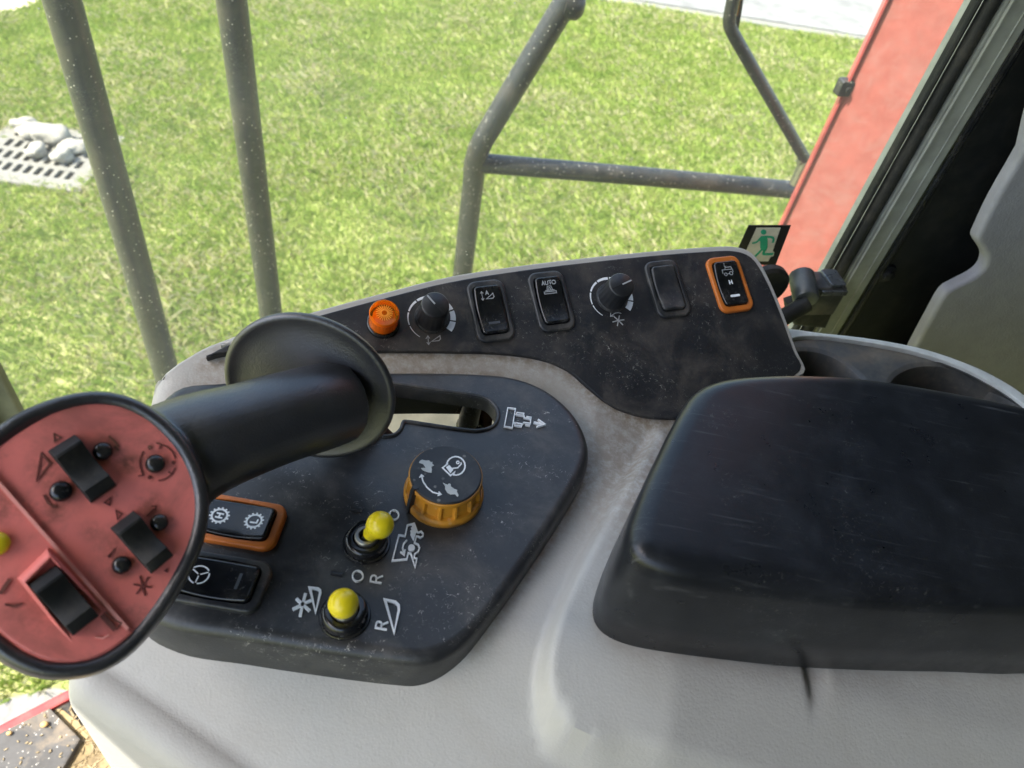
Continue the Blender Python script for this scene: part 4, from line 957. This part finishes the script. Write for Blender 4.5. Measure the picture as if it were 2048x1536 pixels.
grime(M['red'], PH, face, [(256, 925, .001, .008, .8), (318, 1045, .0035, .008, .6), (205, 903, .0035, .0075, .45), (122, 983, .004, .008, .5), (310, 928, .004, .0085, .4), (243, 1130, .0036, .008, .55), (112, 1025, .001, .006, .6), (90, 940, .001, .010, .5), (215, 880, .001, .006, .4), (300, 1010, .001, .009, .55), (225, 1085, .001, .012, .4), (5, 1010, .001, .012, .6), (60, 1240, .001, .02, .3), (180, 1060, .001, .006, .45)], (.10, .05, .032))
la, lb_ = PH.px(-100, 849), PH.px(270, 1268); ldir = (Vector(lb_)-Vector(la)).normalized(); lnn = Vector((-ldir.y, ldir.x))
if lnn.dot(Vector(PH.px(60, 1250))-Vector(la)) < 0: lnn = -lnn
def clip(poly, d0=0):
    o = []
    for i in range(len(poly)):
        p, q = Vector(poly[i-1]), Vector(poly[i]); a = (p-Vector(la)).dot(lnn)-d0; b = (q-Vector(la)).dot(lnn)-d0
        if (a >= 0) != (b >= 0): o.append(tuple(p.lerp(q, a/(a-b))))
        if b >= 0: o.append(tuple(q))
    return o
r3 = [(61, 1169), (104, 1126), (197, 1225), (149, 1280)]
mb = MB(); mb.slab(PH, clip(inset(RO, .0014)), -.001, .0016, .0011, 3); obj('raised_step', mb, M['red'], face)
PHs = Plane(PH.w(0, 0, .0016), PH.ex, PH.n)
fm_ridge = [tuple(Vector(la)+lnn*.0008+ldir*.0055), tuple(Vector(lb_)+lnn*.0008-ldir*.0035)]
mb = MB(); mb.ribbon(PH, fm_ridge, .0013, .0010, .0021); obj('step_ridge', mb, M['redpale'], face)
mb = MB(); c_out = smooth(PH.P([(40, 1168), (70, 1132), (100, 1104), (122, 1101), (140, 1118), (180, 1180), (208, 1218), (212, 1236), (190, 1262), (160, 1296), (140, 1290), (95, 1235), (55, 1192)]), 4)
hq = PH.P([(58, 1168), (104, 1122), (201, 1225), (150, 1284)])
n_ = len(c_out); 
def colh(u_, v_):
    q = Vector((u_, v_))-Vector(PH.px(75, 1145)); ax_ = (Vector(PH.px(175, 1255))-Vector(PH.px(75, 1145))); f_ = q.dot(ax_)/ax_.length_squared
    return max(.0002, .0052*(1-max(0, min(1, f_))**1.2))
ins = []
hc = ccw(hq); hf = []
for i in range(4):
    for j in range(12): hf.append(tuple(Vector(hc[i]).lerp(Vector(hc[(i+1) % 4]), j/12)))
co = ccw(c_out)
def ringat(s, hs): # outline scaled outward ring with height factor
    return [PH.w(u_, v_, .0014+colh(u_, v_)*hs) for u_, v_ in s]
c0_ = Vector((sum(p[0] for p in hf)/48, sum(p[1] for p in hf)/48)); full = []
for p in hf:
    d = (Vector(p)-c0_); full.append(d)
base_r = [tuple(c0_+d*1.34) for d in full]; top_o = [tuple(c0_+d*1.16) for d in full]; top_i = [tuple(c0_+d*1.05) for d in full]
mb.loft([ringat(base_r, 0), ringat(inset(base_r, .0008), .35), ringat(top_o, .95), ringat([tuple(c0_+d*1.10) for d in full], 1.0), ringat(top_i, .9), ringat(top_i, -.2)]); obj('switch_collar', mb, M['red'], face, 60)
def grip_rocker(quad, lift):
    q = [Vector(PH.px(*p)) for p in quad]           # left, top, right, bottom
    c = (q[0]+q[1]+q[2]+q[3])/4; ax_ = ((q[2]+q[3])-(q[0]+q[1]))/2; L = ax_.length*.96; ax_.normalize(); W = ((q[1]-q[0]).length+(q[2]-q[3]).length)/2*.96
    pl = Plane(PH.w(c.x, c.y, lift), PH.ex*ax_.x+PH.ey*ax_.y, PH.n)
    mb = MB(); rs = []
    prof = [(-1, .0, 0), (-1, .0030, .02), (-.97, .0040, .05), (-.70, .0092, .06), (-.62, .0092, .06), (-.45, .0072, .05), (-.2, .0050, .05), (0, .0041, .05), (.2, .0041, .05), (.4, .0052, .05), (.56, .0070, .05), (.62, .0074, .05), (.94, .0052, .06), (.98, .0044, .06), (1, .0034, .04), (1, .0, 0)]
    for s_, h, b_ in prof:
        hw = W/2; e = .0008
        rs.append([pl.w(s_*L/2, -hw, -.002), pl.w(s_*L/2, -hw, h-e), pl.w(s_*L/2, -hw+e*.35, h-e*.3), pl.w(s_*L/2, -hw+e*1.2, h), pl.w(s_*L/2, hw-e*1.2, h), pl.w(s_*L/2, hw-e*.35, h-e*.3), pl.w(s_*L/2, hw, h-e), pl.w(s_*L/2, hw, -.002)])
    mb.loft(rs, True, True); obj('thumb_rocker', mb, M['rubber'], joy, 28)
grip_rocker([(98, 905), (143, 866), (231, 968), (187, 1016)], .0002)
grip_rocker([(222, 1058), (260, 1017), (344, 1109), (305, 1154)], .0002)
grip_rocker(r3, .0016)
for x_, y_, r_, mt in ((205, 903, .0037, 'gloss'), (122, 983, .0041, 'gloss'), (310, 928, .0039, 'gloss'), (318, 1045, .0035, 'gloss'), (243, 1130, .0036, 'gloss'), (-6, 1088, .0044, 'yellow')):
    q = PH.px(x_, y_); pl = Plane(PH.w(q[0], q[1], .0016 if mt == 'yellow' else .0002), PH.ex, PH.n)
    mb = MB(); mb.lathe(pl, [(r_, -.001), (r_, .0010), (r_*.93, .0021), (r_*.75, .0029), (r_*.45, .0034), (r_*.1, .0036)], 32); obj('push_button', mb, M[mt], joy, 60)
PXH = .30/1500
def fm(strokes, pl=PH, fills=(), mat='redline', h=.0006):
    sym('symbol', pl, face, M[mat], [(pl.P(p), w_*PXH, c) for p, w_, c in strokes], [pl.P(f_) for f_ in fills], h=h, base=-.0002)
zz = lambda x0, y0, s, pts: [(x0+a/s, y0+b/s) for a, b in pts]
fm([(zz(60, 840, 7.68, [(170, 520), (310, 670), (100, 930)]), 4, True)])
fm([(zz(60, 840, 7.68, [(1205, 245), (1290, 320), (1365, 415)]), 3.5, False), (zz(60, 840, 7.68, [(1300, 400), (1360, 470)]), 4, False)])
fm([(zz(60, 840, 7.68, [(210, 1150), (270, 1270), (370, 1350)]), 4, False), (zz(60, 840, 7.68, [(370, 1290), (400, 1350)]), 3.5, False)])
for q in ([(365, 215), (480, 270), (375, 330)],): fm([(zz(60, 840, 7.68, q), 2.5, True)])
fm([(zz(60, 840, 7.68, [(1140, 1270), (1225, 1310), (1235, 1200)]), 2.5, True)])
fm([(zz(190, 980, 6.68, [(280, 275), (360, 320), (300, 390)]), 2.5, True)])
fm([], fills=[zz(190, 980, 6.68, [(920, 1085), (970, 1105), (965, 1040)])])
fm([(zz(190, 980, 6.68, [(630, 1285), q]), 3.4, False) for q in ((600, 1150), (715, 1160), (755, 1302), (668, 1412), (550, 1390), (512, 1258))], fills=[zz(190, 980, 6.68, [(630+25*math.cos(k*.785), 1285+25*math.sin(k*.785)) for k in range(8)])])
fm([(zz(190, 980, 6.68, [(690, 350), (790, 250)]), 3, False), (zz(190, 980, 6.68, [(750, 215), (815, 215), (800, 275)]), 3, False)])
fm([(zz(190, 980, 6.68, [(180, 880), (270, 780)]), 3, False)], fills=[zz(190, 980, 6.68, [(185+22*math.cos(k*.785), 885+22*math.sin(k*.785)) for k in range(8)])])
cx_, cy_ = 315, 925
fm([(circ(cx_, cy_, 36, 10, a0, a1, 36), 2.6, False) for a0, a1 in ((-78, -12), (25, 88), (145, 218))]+[([(312, 886), (322, 889), (318, 898)], 2.6, False), ([(350, 936), (344, 948), (336, 944)], 2.6, False), ([(282, 942), (286, 950), (276, 952)], 2.6, False)],
   fills=[circ(x_, y_, 4, 10) for x_, y_ in ((299, 895), (347, 925), (299, 955))])
fm([(zz(0, 950, 4.04, [(820, 1130), (930, 1250)]), 9, False), (zz(0, 950, 4.04, [(850, 1105), (930, 1175), (980, 1195), (940, 1250)]), 2.5, False)], pl=PHs)
fm([(zz(0, 950, 4.04, [(765, 1310), (830, 1320), (880, 1290)]), 3, False)], pl=PHs, mat='redpale')
fm([(zz(0, 950, 4.04, [(0, 960), (80, 840)]), 7, False), (zz(0, 950, 4.04, [(40, 1045), (110, 1060), (175, 1040)]), 4, False)], pl=PHs)
